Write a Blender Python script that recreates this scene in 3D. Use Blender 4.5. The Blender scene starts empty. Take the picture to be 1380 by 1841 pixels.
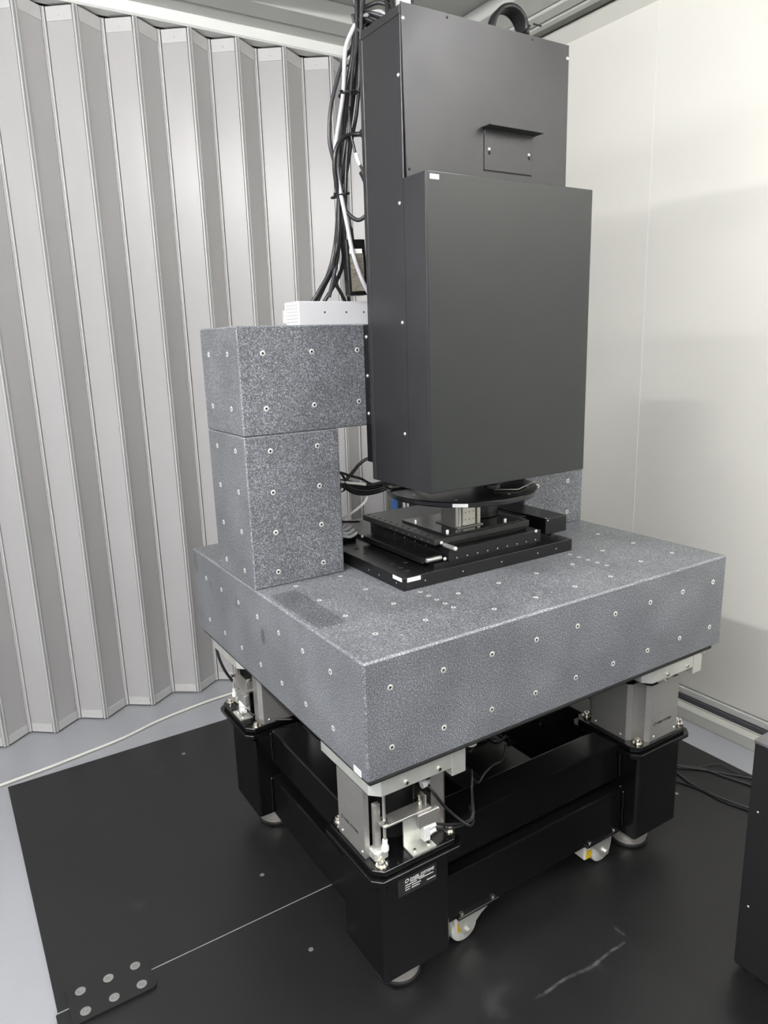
import bpy, bmesh, math, random
from mathutils import Vector, Matrix, Euler
random.seed(7)
scene = bpy.context.scene
COL = scene.collection
PI = math.pi
# ------------------------------------------------------------------ camera
F_PX, YAW, PITCH, ROLL = 1295.1, 0.5618, -0.2313, -0.0306
CAM = Vector((-0.6274, -1.087, 1.5028))
fwd = Vector((math.sin(YAW)*math.cos(PITCH), math.cos(YAW)*math.cos(PITCH), math.sin(PITCH)))
right = Vector((math.cos(YAW), -math.sin(YAW), 0)); up = right.cross(fwd)
r2 = math.cos(ROLL)*right + math.sin(ROLL)*up
u2 = -math.sin(ROLL)*right + math.cos(ROLL)*up
cam = bpy.data.cameras.new('camera'); cam_o = bpy.data.objects.new('camera', cam); COL.objects.link(cam_o)
m = Matrix.Identity(4)
for i in range(3):
    m[i][0] = r2[i]; m[i][1] = u2[i]; m[i][2] = -fwd[i]; m[i][3] = CAM[i]
cam_o.matrix_world = m
cam.sensor_fit = 'HORIZONTAL'; cam.sensor_width = 36; cam.lens = 36*F_PX/1380
cam.clip_start = 0.02
scene.camera = cam_o
# ------------------------------------------------------------------ world, exposure
scene.view_settings.view_transform = 'Standard'
scene.view_settings.look = 'None'
scene.view_settings.gamma = 1
scene.view_settings.use_curve_mapping = False
scene.view_settings.exposure = 0.5
w = bpy.data.worlds.new('world'); scene.world = w; w.use_nodes = True
w.node_tree.nodes['Background'].inputs[0].default_value = (0.95, 0.97, 1.0, 1)
w.node_tree.nodes['Background'].inputs[1].default_value = 0.58
# ------------------------------------------------------------------ ceiling tube lights (fixture housings are built further down)
TUBES = [(-1.37, -1.0, 2.66, 3.6, 112.0), (1.25, -1.7, 2.66, 2.4, 42.0)]
# each tube is a glowing cylinder under its fixture: e = radiance
# ------------------------------------------------------------------ materials
MATS = {}
def mat(name, col, rough=0.5, metal=0.0, spec=0.5, bump=0.0, bscale=200.0, var=0.0, vscale=6.0, stretch=None, coat=0.0):
    m = bpy.data.materials.new(name); m.use_nodes = True
    nt = m.node_tree; b = nt.nodes['Principled BSDF']
    b.inputs['Base Color'].default_value = (*col, 1); b.inputs['Roughness'].default_value = rough
    b.inputs['Metallic'].default_value = metal; b.inputs['Specular IOR Level'].default_value = spec
    if coat: b.inputs['Coat Weight'].default_value = coat; b.inputs['Coat Roughness'].default_value = 0.15
    if var or bump:
        tc = nt.nodes.new('ShaderNodeTexCoord'); mp = nt.nodes.new('ShaderNodeMapping')
        nt.links.new(tc.outputs['Object'], mp.inputs[0])
        if stretch: mp.inputs['Scale'].default_value = stretch
    if var:
        n = nt.nodes.new('ShaderNodeTexNoise'); n.inputs['Scale'].default_value = vscale; n.inputs['Detail'].default_value = 5
        nt.links.new(mp.outputs[0], n.inputs['Vector'])
        r = nt.nodes.new('ShaderNodeMapRange'); r.interpolation_type = 'SMOOTHSTEP'; r.inputs['From Min'].default_value = 0.22; r.inputs['From Max'].default_value = 0.78
        r.inputs['To Min'].default_value = 1 - var; r.inputs['To Max'].default_value = 1 + var
        nt.links.new(n.outputs[0], r.inputs[0])
        mx = nt.nodes.new('ShaderNodeVectorMath'); mx.operation = 'SCALE'; mx.inputs[0].default_value = col
        nt.links.new(r.outputs[0], mx.inputs['Scale']); nt.links.new(mx.outputs[0], b.inputs['Base Color'])
        r3 = nt.nodes.new('ShaderNodeMapRange'); r3.interpolation_type = 'SMOOTHSTEP'; r3.inputs['From Min'].default_value = 0.22; r3.inputs['From Max'].default_value = 0.78
        r3.inputs['To Min'].default_value = rough*(1 - var*0.5); r3.inputs['To Max'].default_value = min(1, rough*(1 + var*0.5))
        nt.links.new(n.outputs[0], r3.inputs[0]); nt.links.new(r3.outputs[0], b.inputs['Roughness'])
    if bump:
        n2 = nt.nodes.new('ShaderNodeTexNoise'); n2.inputs['Scale'].default_value = bscale
        nt.links.new(mp.outputs[0], n2.inputs['Vector'])
        bp = nt.nodes.new('ShaderNodeBump'); bp.inputs['Strength'].default_value = bump; bp.inputs['Distance'].default_value = 0.001
        nt.links.new(n2.outputs[0], bp.inputs['Height']); nt.links.new(bp.outputs[0], b.inputs['Normal'])
    MATS[name] = m
    return m
def math_node(nt, op, a, b=None, c=None):
    n = nt.nodes.new('ShaderNodeMath'); n.operation = op
    for i, v in enumerate((a, b, c)):
        if v is None: continue
        if isinstance(v, (int, float)): n.inputs[i].default_value = v
        else: nt.links.new(v, n.inputs[i])
    return n.outputs[0]
def smooth(nt, v, lo, hi):
    n = nt.nodes.new('ShaderNodeMapRange'); n.interpolation_type = 'SMOOTHSTEP'
    nt.links.new(v, n.inputs[0]); n.inputs[1].default_value = lo; n.inputs[2].default_value = hi
    n.inputs[3].default_value = 0; n.inputs[4].default_value = 1
    return n.outputs[0]
def granite(name, rects=(), base=1.0, dots=()):
    """speckled black granite; rects/dots are dried oil stains (object space)"""
    m = bpy.data.materials.new(name); m.use_nodes = True; nt = m.node_tree; b = nt.nodes['Principled BSDF']
    tc = nt.nodes.new('ShaderNodeTexCoord'); co = tc.outputs['Object']
    n1 = nt.nodes.new('ShaderNodeTexNoise'); n1.inputs['Scale'].default_value = 330; n1.inputs['Detail'].default_value = 3; n1.inputs['Roughness'].default_value = 0.7
    nt.links.new(co, n1.inputs['Vector'])
    cr = nt.nodes.new('ShaderNodeValToRGB'); e = cr.color_ramp.elements
    e[0].position = 0.36; e[0].color = (0.042*base, 0.045*base, 0.050*base, 1)
    e[1].position = 0.68; e[1].color = (0.38*base, 0.39*base, 0.41*base, 1)
    q = cr.color_ramp.elements.new(0.50); q.color = (0.105*base, 0.11*base, 0.12*base, 1)
    q = cr.color_ramp.elements.new(0.58); q.color = (0.155*base, 0.162*base, 0.176*base, 1)
    nt.links.new(n1.outputs[0], cr.inputs[0])
    n2 = nt.nodes.new('ShaderNodeTexNoise'); n2.inputs['Scale'].default_value = 7; n2.inputs['Detail'].default_value = 4
    nt.links.new(co, n2.inputs['Vector'])
    tone = nt.nodes.new('ShaderNodeMapRange'); tone.inputs[1].default_value = 0.3; tone.inputs[2].default_value = 0.7
    tone.inputs[3].default_value = 0.80; tone.inputs[4].default_value = 1.16
    nt.links.new(n2.outputs[0], tone.inputs[0]); fac = tone.outputs[0]
    sx = nt.nodes.new('ShaderNodeSeparateXYZ'); nt.links.new(co, sx.inputs[0])
    X, Y, Z = sx.outputs
    for (x0, x1, y0, y1, z0, z1, k) in rects:
        msk = None
        for v, lo, hi in ((X, x0, x1), (Y, y0, y1), (Z, z0, z1)):
            a = math_node(nt, 'SUBTRACT', smooth(nt, v, lo - .002, lo + .002), smooth(nt, v, hi - .002, hi + .002))
            msk = a if msk is None else math_node(nt, 'MULTIPLY', msk, a)
        fac = math_node(nt, 'MULTIPLY', fac, math_node(nt, 'SUBTRACT', 1.0, math_node(nt, 'MULTIPLY', msk, k)))
    for (cy, cz, ry, rz, k) in dots:     # ovals on the x = 0 face
        dy = math_node(nt, 'DIVIDE', math_node(nt, 'SUBTRACT', Y, cy), ry)
        dz = math_node(nt, 'DIVIDE', math_node(nt, 'SUBTRACT', Z, cz), rz)
        d = math_node(nt, 'SQRT', math_node(nt, 'ADD', math_node(nt, 'MULTIPLY', dy, dy), math_node(nt, 'MULTIPLY', dz, dz)))
        msk = math_node(nt, 'MULTIPLY', math_node(nt, 'SUBTRACT', 1.0, smooth(nt, d, 0.7, 1.2)), math_node(nt, 'LESS_THAN', X, 0.004))
        fac = math_node(nt, 'MULTIPLY', fac, math_node(nt, 'SUBTRACT', 1.0, math_node(nt, 'MULTIPLY', msk, k)))
    vm = nt.nodes.new('ShaderNodeVectorMath'); vm.operation = 'SCALE'
    nt.links.new(cr.outputs[0], vm.inputs[0]); nt.links.new(fac, vm.inputs['Scale'])
    nt.links.new(vm.outputs[0], b.inputs['Base Color'])
    b.inputs['Roughness'].default_value = 0.42
    bp = nt.nodes.new('ShaderNodeBump'); bp.inputs['Strength'].default_value = 0.12; bp.inputs['Distance'].default_value = 0.001
    nt.links.new(n1.outputs[0], bp.inputs['Height']); nt.links.new(bp.outputs[0], b.inputs['Normal'])
    return m
GRANITE = granite('granite', base=1.22)
GRANITE_SLAB = granite('granite_slab', base=1.3, rects=[(0.013, 0.083, 0.205, 0.462, 0.2, 0.3, 0.42)],
                       dots=[(0.862, 0.176, .006, .012, .45), (0.652, 0.183, .016, .015, .3), (0.49, 0.145, .012, .022, .5), (0.985, 0.215, .02, .03, .3)])
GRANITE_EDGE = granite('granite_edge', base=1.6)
WALLP = mat('wall_cream_panel', (0.80, 0.79, 0.735), 0.38, var=0.02, vscale=2)
PART = mat('partition_sheet', (0.47, 0.46, 0.46), 0.33, var=0.02, vscale=3)
PTRIM = mat('partition_trim', (0.60, 0.595, 0.59), 0.35)
ALU = mat('aluminium_profile', (0.66, 0.66, 0.64), 0.4, var=0.02)
HINGE = mat('hinge_strip', (0.30, 0.30, 0.30), 0.5)
ALUD = mat('aluminium_shadow_gap', (0.10, 0.10, 0.105), 0.5)
CEIL = mat('ceiling_panel', (0.42, 0.425, 0.41), 0.6)
CEILF = mat('ceiling_frame', (0.60, 0.605, 0.58), 0.5)
FLOOR = mat('epoxy_floor', (0.345, 0.357, 0.38), 0.28, var=0.05, vscale=2.2, coat=0.15)
BEIGE = mat('beige_kerb', (0.56, 0.56, 0.52), 0.4)
BLKA = mat('black_anodised', (0.006, 0.006, 0.0065), 0.26)
COLM = mat('charcoal_sheet', (0.019, 0.019, 0.021), 0.38, var=0.25, vscale=7, bump=0.03, bscale=700)
COLS = mat('charcoal_brushed_side', (0.017, 0.017, 0.019), 0.36, var=0.12, vscale=60, stretch=(1, 6, 0.25))
HEADM = mat('head_sheet', (0.010, 0.0125, 0.0125), 0.30)
LIDM = mat('lid_sheet', (0.016, 0.016, 0.017), 0.4)
GAP = mat('dark_gap', (0.002, 0.002, 0.002), 0.8)
FRAME = mat('black_powder_coat', (0.004, 0.004, 0.0045), 0.20, spec=0.5)
STEEL = mat('stainless_brushed', (0.46, 0.45, 0.43), 0.36, 0.7, var=0.06, vscale=40, stretch=(0.3, 0.3, 8))
ZINC = mat('zinc_plate', (0.74, 0.75, 0.70), 0.36, 0.65, var=0.06, vscale=20)
CHROME = mat('polished_steel', (0.66, 0.63, 0.58), 0.28, 0.7)
FOOTM = mat('turned_steel', (0.62, 0.59, 0.54), 0.32, 0.5)
BOLT = mat('nickel_bolt', (0.78, 0.74, 0.66), 0.25, 1.0)
SCREW = mat('bright_screw', (0.85, 0.85, 0.84), 0.3, 0.7)
INS = mat('insert_steel', (0.78, 0.78, 0.74), 0.35, 0.55)
WHITE = mat('white_plastic', (0.82, 0.82, 0.81), 0.45)
WBOX = mat('white_paint', (0.66, 0.66, 0.68), 0.35)
WCAB = mat('white_cable', (0.74, 0.73, 0.68), 0.45)
GCAB = mat('grey_cable', (0.47, 0.465, 0.49), 0.45)
BCAB = mat('black_cable', (0.013, 0.013, 0.014), 0.38)
BCAB2 = mat('dark_grey_cable', (0.035, 0.035, 0.039), 0.42)
RUB = mat('black_rubber', (0.010, 0.010, 0.010), 0.6)
STICK = mat('sticker_white', (0.85, 0.85, 0.84), 0.5)
PRINT = mat('sticker_print', (0.35, 0.35, 0.36), 0.6)
PRINTW = mat('white_print', (0.78, 0.78, 0.76), 0.5)
PRINTK = mat('black_print', (0.02, 0.02, 0.02), 0.5)
PLATE = mat('nameplate_black', (0.022, 0.022, 0.023), 0.35)
YEL = mat('yellow_sticker', (0.75, 0.50, 0.03), 0.5)
BLUE = mat('blue_panel', (0.05, 0.15, 0.42), 0.45)
CREAM = mat('cream_plate', (0.66, 0.64, 0.55), 0.35, 0.3)
PINK = mat('pink_wire', (0.75, 0.30, 0.38), 0.5)
LBL = mat('adapter_label', (0.15, 0.135, 0.11), 0.5, var=0.6, vscale=60, stretch=(1, 1, 4))
def floor_plate_mat():
    m = mat('black_floor_sheet', (0.020, 0.020, 0.021), 0.36, var=0.0)
    nt = m.node_tree; b = nt.nodes['Principled BSDF']
    tc = nt.nodes.new('ShaderNodeNewGeometry'); co = tc.outputs['Position']
    n = nt.nodes.new('ShaderNodeTexNoise'); n.inputs['Scale'].default_value = 5; n.inputs['Detail'].default_value = 8; nt.links.new(co, n.inputs['Vector'])
    n2 = nt.nodes.new('ShaderNodeTexNoise'); n2.inputs['Scale'].default_value = 55; n2.inputs['Detail'].default_value = 2; nt.links.new(co, n2.inputs['Vector'])
    dust = math_node(nt, 'ADD', math_node(nt, 'MULTIPLY', smooth(nt, n.outputs[0], 0.62, 0.85), 0.07), math_node(nt, 'MULTIPLY', smooth(nt, n2.outputs[0], 0.77, 0.82), 0.10))
    sx = nt.nodes.new('ShaderNodeSeparateXYZ'); nt.links.new(co, sx.inputs[0]); X, Y, Z = sx.outputs
    wv = math_node(nt, 'MULTIPLY', math_node(nt, 'SUBTRACT', n.outputs[0], 0.5), 0.05)
    # chalky scuff line along x
    d = math_node(nt, 'ABSOLUTE', math_node(nt, 'ADD', math_node(nt, 'ADD', Y, 0.103), wv))
    rng = math_node(nt, 'SUBTRACT', smooth(nt, X, 0.36, 0.40), smooth(nt, X, 0.655, 0.675))
    s1 = math_node(nt, 'MULTIPLY', math_node(nt, 'SUBTRACT', 1.0, smooth(nt, d, 0.001, 0.006)), rng)
    d2 = math_node(nt, 'ABSOLUTE', math_node(nt, 'ADD', math_node(nt, 'SUBTRACT', X, 0.692), wv))
    rng2 = math_node(nt, 'SUBTRACT', smooth(nt, Y, -0.095, -0.088), smooth(nt, Y, -0.066, -0.06))
    s2 = math_node(nt, 'MULTIPLY', math_node(nt, 'SUBTRACT', 1.0, smooth(nt, d2, 0.001, 0.005)), rng2)
    s = math_node(nt, 'MULTIPLY', math_node(nt, 'ADD', s1, s2), smooth(nt, n2.outputs[0], 0.2, 0.7))
    amt = math_node(nt, 'ADD', dust, math_node(nt, 'MULTIPLY', s, 0.15))
    mx = nt.nodes.new('ShaderNodeMix'); mx.data_type = 'RGBA'
    mx.inputs['A'].default_value = (0.012, 0.012, 0.0125, 1); mx.inputs['B'].default_value = (0.55, 0.54, 0.53, 1)
    nt.links.new(amt, mx.inputs['Factor']); nt.links.new(mx.outputs['Result'], b.inputs['Base Color'])
    rr = nt.nodes.new('ShaderNodeMapRange'); rr.inputs[3].default_value = 0.30; rr.inputs[4].default_value = 0.44
    nt.links.new(n.outputs[0], rr.inputs[0]); nt.links.new(rr.outputs[0], b.inputs['Roughness'])
    return m
FPLATE = floor_plate_mat()
def mesh_mat():
    m = mat('perforated_black', (0.02, 0.02, 0.021), 0.75, spec=0.2); nt = m.node_tree; b = nt.nodes['Principled BSDF']
    tc = nt.nodes.new('ShaderNodeTexCoord'); mp = nt.nodes.new('ShaderNodeMapping'); mp.inputs['Scale'].default_value = (190, 190, 190)
    nt.links.new(tc.outputs['Object'], mp.inputs[0])
    v = nt.nodes.new('ShaderNodeTexVoronoi'); v.inputs['Randomness'].default_value = 0.0; nt.links.new(mp.outputs[0], v.inputs['Vector']); v.inputs['Scale'].default_value = 1
    k = smooth(nt, v.outputs['Distance'], 0.28, 0.36)
    mx = nt.nodes.new('ShaderNodeMix'); mx.data_type = 'RGBA'
    mx.inputs['A'].default_value = (0.001, 0.001, 0.001, 1); mx.inputs['B'].default_value = (0.012, 0.012, 0.013, 1)
    nt.links.new(k, mx.inputs['Factor']); nt.links.new(mx.outputs['Result'], b.inputs['Base Color'])
    return m
MESHM = mesh_mat()
def emis(name, col, s):
    m = bpy.data.materials.new(name); m.use_nodes = True; b = m.node_tree.nodes['Principled BSDF']
    b.inputs['Base Color'].default_value = (*col, 1); b.inputs['Emission Color'].default_value = (*col, 1); b.inputs['Emission Strength'].default_value = s
    return m
RED_GLINT = emis('red_glint', (1.0, 0.05, 0.03), 0.5)  # weak glow standing in for a red glint, not a lamp
# ------------------------------------------------------------------ geometry helpers
def bx(bm, x0, x1, y0, y1, z0, z1, bev=0.0, seg=1, mi=0, bmi=None):
    vs = [bm.verts.new((x, y, z)) for x in (x0, x1) for y in (y0, y1) for z in (z0, z1)]
    idx = [(0, 1, 3, 2), (4, 6, 7, 5), (0, 4, 5, 1), (2, 3, 7, 6), (0, 2, 6, 4), (1, 5, 7, 3)]
    fs = [bm.faces.new([vs[i] for i in f]) for f in idx]
    for f in fs: f.material_index = mi
    if bev:
        es = list({e for f in fs for e in f.edges})
        r = bmesh.ops.bevel(bm, geom=es, offset=bev, segments=seg, affect='EDGES', profile=0.6)
        if bmi is not None:
            for f in r['faces']: f.material_index = bmi
    return bm
def box(x0, x1, y0, y1, z0, z1, bev=0.0, seg=1, **k):
    return bx(bmesh.new(), x0, x1, y0, y1, z0, z1, bev, seg, **k)
def prism(bm, pts, z0, z1, mi=0):
    """polygon (x, y) extruded along z"""
    lo = [bm.verts.new((x, y, z0)) for x, y in pts]; hi = [bm.verts.new((x, y, z1)) for x, y in pts]
    n = len(pts)
    fs = [bm.faces.new(lo[::-1]), bm.faces.new(hi)]
    for i in range(n): fs.append(bm.faces.new((lo[i], lo[(i + 1) % n], hi[(i + 1) % n], hi[i])))
    for f in fs: f.material_index = mi
    bmesh.ops.recalc_face_normals(bm, faces=fs)
    return bm
def lathe(bm, prof, c=(0, 0, 0), axis='Z', n=24, mi=0, caps=True):
    rings = []
    for r, h in prof:
        ring = []
        for k in range(n):
            a = 2*PI*k/n; p = (r*math.cos(a), r*math.sin(a), h)
            if axis == 'X': p = (p[2], p[0], p[1])
            elif axis == 'Y': p = (p[1], p[2], p[0])
            ring.append(bm.verts.new((p[0] + c[0], p[1] + c[1], p[2] + c[2])))
        rings.append(ring)
    fs = []
    for a, b in zip(rings, rings[1:]):
        for k in range(n): fs.append(bm.faces.new((a[k], a[(k + 1) % n], b[(k + 1) % n], b[k])))
    if caps:
        fs.append(bm.faces.new(rings[0][::-1])); fs.append(bm.faces.new(rings[-1]))
    for f in fs: f.material_index = mi
    bmesh.ops.recalc_face_normals(bm, faces=fs)
    return bm
def cyl(bm, r, z0, z1, c=(0, 0, 0), axis='Z', n=20, ch=0.0, mi=0):
    prof = [(r, z0), (r, z1)] if not ch else [(r - ch, z0), (r, z0 + ch), (r, z1 - ch), (r - ch, z1)]
    return lathe(bm, prof, c, axis, n, mi)
def catmull(pts, sub=6):
    P = [Vector(p) for p in pts]
    if len(P) < 3: return P
    P = [2*P[0] - P[1]] + P + [2*P[-1] - P[-2]]; out = []
    for i in range(1, len(P) - 2):
        a, b, c, d = P[i - 1:i + 3]
        for s in range(sub):
            t = s/sub
            out.append(0.5*((2*b) + (c - a)*t + (2*a - 5*b + 4*c - d)*t*t + (3*b - a - 3*c + d)*t**3))
    out.append(P[-2]); return out
def tube(bm, pts, r, n=8, sub=6, closed=False, mi=0):
    P = catmull(pts, sub) if sub > 1 else [Vector(p) for p in pts]
    t = (P[1] - P[0]).normalized(); a = Vector((0, 0, 1)) if abs(t.z) < 0.9 else Vector((1, 0, 0))
    u = t.cross(a).normalized(); rings = []
    for i, p in enumerate(P):
        tt = (P[min(i + 1, len(P) - 1)] - P[max(i - 1, 0)]).normalized()
        u = (u - tt*u.dot(tt)).normalized(); v = tt.cross(u)
        rings.append([bm.verts.new(p + r*(math.cos(2*PI*k/n)*u + math.sin(2*PI*k/n)*v)) for k in range(n)])
    fs = []
    for x, y in zip(rings, rings[1:]):
        for k in range(n): fs.append(bm.faces.new((x[k], x[(k + 1) % n], y[(k + 1) % n], y[k])))
    fs.append(bm.faces.new(rings[0][::-1])); fs.append(bm.faces.new(rings[-1]))
    for f in fs: f.smooth = True; f.material_index = mi
    bmesh.ops.recalc_face_normals(bm, faces=fs)
    return bm
ORIG = {}
def base(o):
    while o is not None:
        if o.name in ORIG: return ORIG[o.name]
        o = o.parent
    return Vector((0, 0, 0))
def tag(o, label=None, cat=None, group=None, kind=None):
    if label: o['label'] = label
    if cat: o['category'] = cat
    if group: o['group'] = group
    if kind: o['kind'] = kind
    return o
def thing(name, label, cat, loc, group=None, kind=None):
    o = bpy.data.objects.new(name, None); COL.objects.link(o); o.location = loc; o.empty_display_size = 0.05
    ORIG[o.name] = Vector(loc)
    return tag(o, label, cat, group, kind)
def obj(name, bm, mats, parent=None, smooth=None, label=None):
    """bm is given in world coordinates; it is moved into the frame of its thing"""
    me = bpy.data.meshes.new(name)
    org = base(parent) if parent is not None else None
    if org is None:
        c = Vector((0, 0, 0)); n = len(bm.verts); zmin = 1e9
        for v in bm.verts: c += v.co; zmin = min(zmin, v.co.z)
        c /= max(1, n); org = Vector((c.x, c.y, zmin)); top = True
    else: top = False
    bmesh.ops.translate(bm, verts=bm.verts, vec=-org)
    bm.to_mesh(me); bm.free()
    for mm in (mats if isinstance(mats, (list, tuple)) else [mats]): me.materials.append(mm)
    o = bpy.data.objects.new(name, me); COL.objects.link(o)
    if top: o.location = org; ORIG[o.name] = org
    else: o.parent = parent
    if smooth is not None:
        for p in me.polygons: p.use_smooth = True
        try: me.set_sharp_from_angle(angle=math.radians(smooth))
        except Exception: pass
    if label: o['label'] = label
    return o
def mesh_of(bm, mats, smooth=None):
    me = bpy.data.meshes.new('shared'); bm.to_mesh(me); bm.free()
    for mm in (mats if isinstance(mats, (list, tuple)) else [mats]): me.materials.append(mm)
    if smooth is not None:
        for p in me.polygons: p.use_smooth = True
        try: me.set_sharp_from_angle(angle=math.radians(smooth))
        except Exception: pass
    return me
ROT = {'+Z': (0, 0, 0), '-Z': (PI, 0, 0), '-Y': (PI/2, 0, 0), '+Y': (-PI/2, 0, 0), '-X': (0, -PI/2, 0), '+X': (0, PI/2, 0)}
def inst(name, me, parent, loc, face='+Z', scale=1.0, spin=0.0):
    o = bpy.data.objects.new(name, me); COL.objects.link(o); o.parent = parent
    o.location = Vector(loc) - base(parent)
    rot = ROT[face] if isinstance(face, str) else face
    o.rotation_euler = rot
    if scale != 1: o.scale = (scale,)*3
    return o
def text_bm(s, size, depth=0.0003, bold=0.0, shear=0.0):
    cu = bpy.data.curves.new('t', 'FONT'); cu.body = s; cu.size = size; cu.extrude = depth/2; cu.offset = bold; cu.shear = shear
    cu.resolution_u = 2
    o = bpy.data.objects.new('t', cu); COL.objects.link(o)
    dg = bpy.context.evaluated_depsgraph_get(); dg.update()
    me = bpy.data.meshes.new_from_object(o.evaluated_get(dg))
    bm = bmesh.new(); bm.from_mesh(me)
    bpy.data.objects.remove(o); bpy.data.curves.remove(cu); bpy.data.meshes.remove(me)
    return bm
def place(bm, origin, ex, ey):
    """map local x -> ex, local y -> ey, local z -> ex x ey"""
    ex = Vector(ex).normalized(); ey = Vector(ey).normalized(); ez = ex.cross(ey)
    mm = Matrix((( ex.x, ey.x, ez.x, origin[0]), (ex.y, ey.y, ez.y, origin[1]), (ex.z, ey.z, ez.z, origin[2]), (0, 0, 0, 1)))
    bmesh.ops.transform(bm, matrix=mm, verts=bm.verts)
    return bm
def ring_flat(bm, cx, cy, ro, ri, z=0.0003, n=24, slant=0.0):
    a = []; b = []
    for k in range(n):
        t = 2*PI*k/n
        a.append(bm.verts.new((cx + ro*math.cos(t) + slant*ro*math.sin(t), cy + ro*math.sin(t), z)))
        b.append(bm.verts.new((cx + ri*math.cos(t) + slant*ri*math.sin(t), cy + ri*math.sin(t), z)))
    for k in range(n): bm.faces.new((a[k], a[(k + 1) % n], b[(k + 1) % n], b[k]))
    return bm
def sticker(parent, origin, ex, ey, wd, ht, lines=2, name='sticker', mb=STICK, mp=PRINT):
    bm = box(0, wd, 0, ht, 0, 0.0004); o = obj(name, place(bm, origin, ex, ey), mb, parent)
    pb = bmesh.new(); rows = lines
    for i in range(rows):
        y = ht*(0.25 + 0.5*(i/(max(1, rows - 1)) if rows > 1 else 0.5)); x = wd*0.12
        while x < wd*0.86:
            l = wd*random.uniform(0.04, 0.12); bx(pb, x, min(x + l, wd*0.9), y - ht*0.05, y + ht*0.05, 0.0004, 0.0005); x += l + wd*0.03
    obj('print', place(pb, origin, ex, ey), mp, o)
    return o
# shared small meshes (axis +Z = outwards)
b_ = bmesh.new(); lathe(b_, [(0.0066, 0), (0.0066, 0.0006), (0.0062, 0.0009), (0.0032, 0.0009), (0.0029, 0.0004)], caps=False, n=20)
cyl(b_, 0.0030, 0.0000, 0.0003, n=14, mi=1)
INSERT = mesh_of(b_, [INS, GAP], 40)
b_ = bmesh.new(); lathe(b_, [(0.0046, 0), (0.0046, 0.0005), (0.0020, 0.0005)], caps=False, n=14); cyl(b_, 0.0021, 0, 0.0002, n=10, mi=1)
INSERT_S = mesh_of(b_, [INS, GAP], 40)
b_ = bmesh.new(); lathe(b_, [(0.0042, 0), (0.0040, 0.0012), (0.0030, 0.0024), (0.0012, 0.0030)], n=14)
DOME = mesh_of(b_, SCREW, 60)
b_ = bmesh.new(); cyl(b_, 0.0017, 0, 0.0003, n=10); DOT = mesh_of(b_, SCREW)
b_ = bmesh.new(); cyl(b_, 0.0070, 0, 0.0003, n=18); HOLE = mesh_of(b_, GAP)
b_ = bmesh.new(); cyl(b_, 0.0032, 0, 0.0003, n=12); HOLE_S = mesh_of(b_, GAP)
b_ = bmesh.new(); lathe(b_, [(0.012, 0), (0.012, 0.0005), (0.0105, 0.0008), (0.0055, 0.0008), (0.0050, 0.0002)], caps=False, n=24); cyl(b_, 0.0051, 0, 0.0003, n=6, mi=1)
CSK = mesh_of(b_, [mat('screw_grey', (0.30, 0.30, 0.29), 0.4, 0.5), mat('screw_socket', (0.20, 0.20, 0.20), 0.5)], 40)
b_ = bmesh.new(); lathe(b_, [(0.0135, 0), (0.0135, 0.0025), (0.0105, 0.0025), (0.0105, 0.005), (0.0085, 0.005), (0.0085, 0.013), (0.0078, 0.014), (0.0042, 0.014), (0.0040, 0.009)], caps=False, n=20); cyl(b_, 0.0042, 0.0085, 0.009, n=6)
CAPBOLT = mesh_of(b_, BOLT, 35)
b_ = bmesh.new(); lathe(b_, [(0.0055, 0), (0.0055, 0.004), (0.0048, 0.005), (0.0026, 0.005), (0.0025, 0.002)], caps=False, n=14); cyl(b_, 0.0027, 0.0015, 0.002, n=6, mi=1)
SOCKET = mesh_of(b_, [BOLT, GAP], 35)
# ------------------------------------------------------------------ room shell
tag(obj('floor', box(-9, 1.95, -9, 2.12, -0.06, 0), FLOOR), kind='structure')
tag(obj('wall_outer', box(-3.2, 2.0, 2.06, 2.12, 0, 2.9), PTRIM), kind='structure')
# right wall of tall panels
wr = thing('wall_right', None, None, (1.9, 0.0, 0.0), kind='structure')
obj('backing', box(1.875, 1.95, -3.6, 2.06, 0, 2.9), ALUD, wr)
for y0, y1 in ((-3.0, -2.0225), (-2.0195, -1.0645), (-1.0615, -0.1025), (-0.0995, 0.8605), (0.8635, 2.05)):
    obj('panel', box(1.85, 1.875, y0, y1, 0.087, 2.80, 0.0012), WALLP, wr)
for y in (-2.021, -1.063, -0.101, 0.862): obj('seam_bead', box(1.8485, 1.86, y - 0.0019, y + 0.0007, 0.087, 2.80), STICK, wr)
# sill track at the foot of the right wall
t1 = thing('trim_1', None, None, (1.80, 0.0, 0.0), kind='structure')
obj('kerb', box(1.755, 1.797, -3.0, 2.05, 0, 0.047, 0.002), BEIGE, t1)
obj('track', box(1.797, 1.85, -3.0, 2.05, 0, 0.028), mat('track_grey', (0.16, 0.16, 0.17), 0.45), t1)
obj('guide_rail', box(1.816, 1.820, -3.0, 2.05, 0.028, 0.040), ALU, t1)
obj('shadow_groove', box(1.836, 1.852, -3.0, 2.05, 0.028, 0.052), mat('groove_grey', (0.10, 0.10, 0.11), 0.5), t1)
obj('bottom_rail', box(1.842, 1.876, -3.0, 2.05, 0.055, 0.082, 0.002), ALU, t1)
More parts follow.
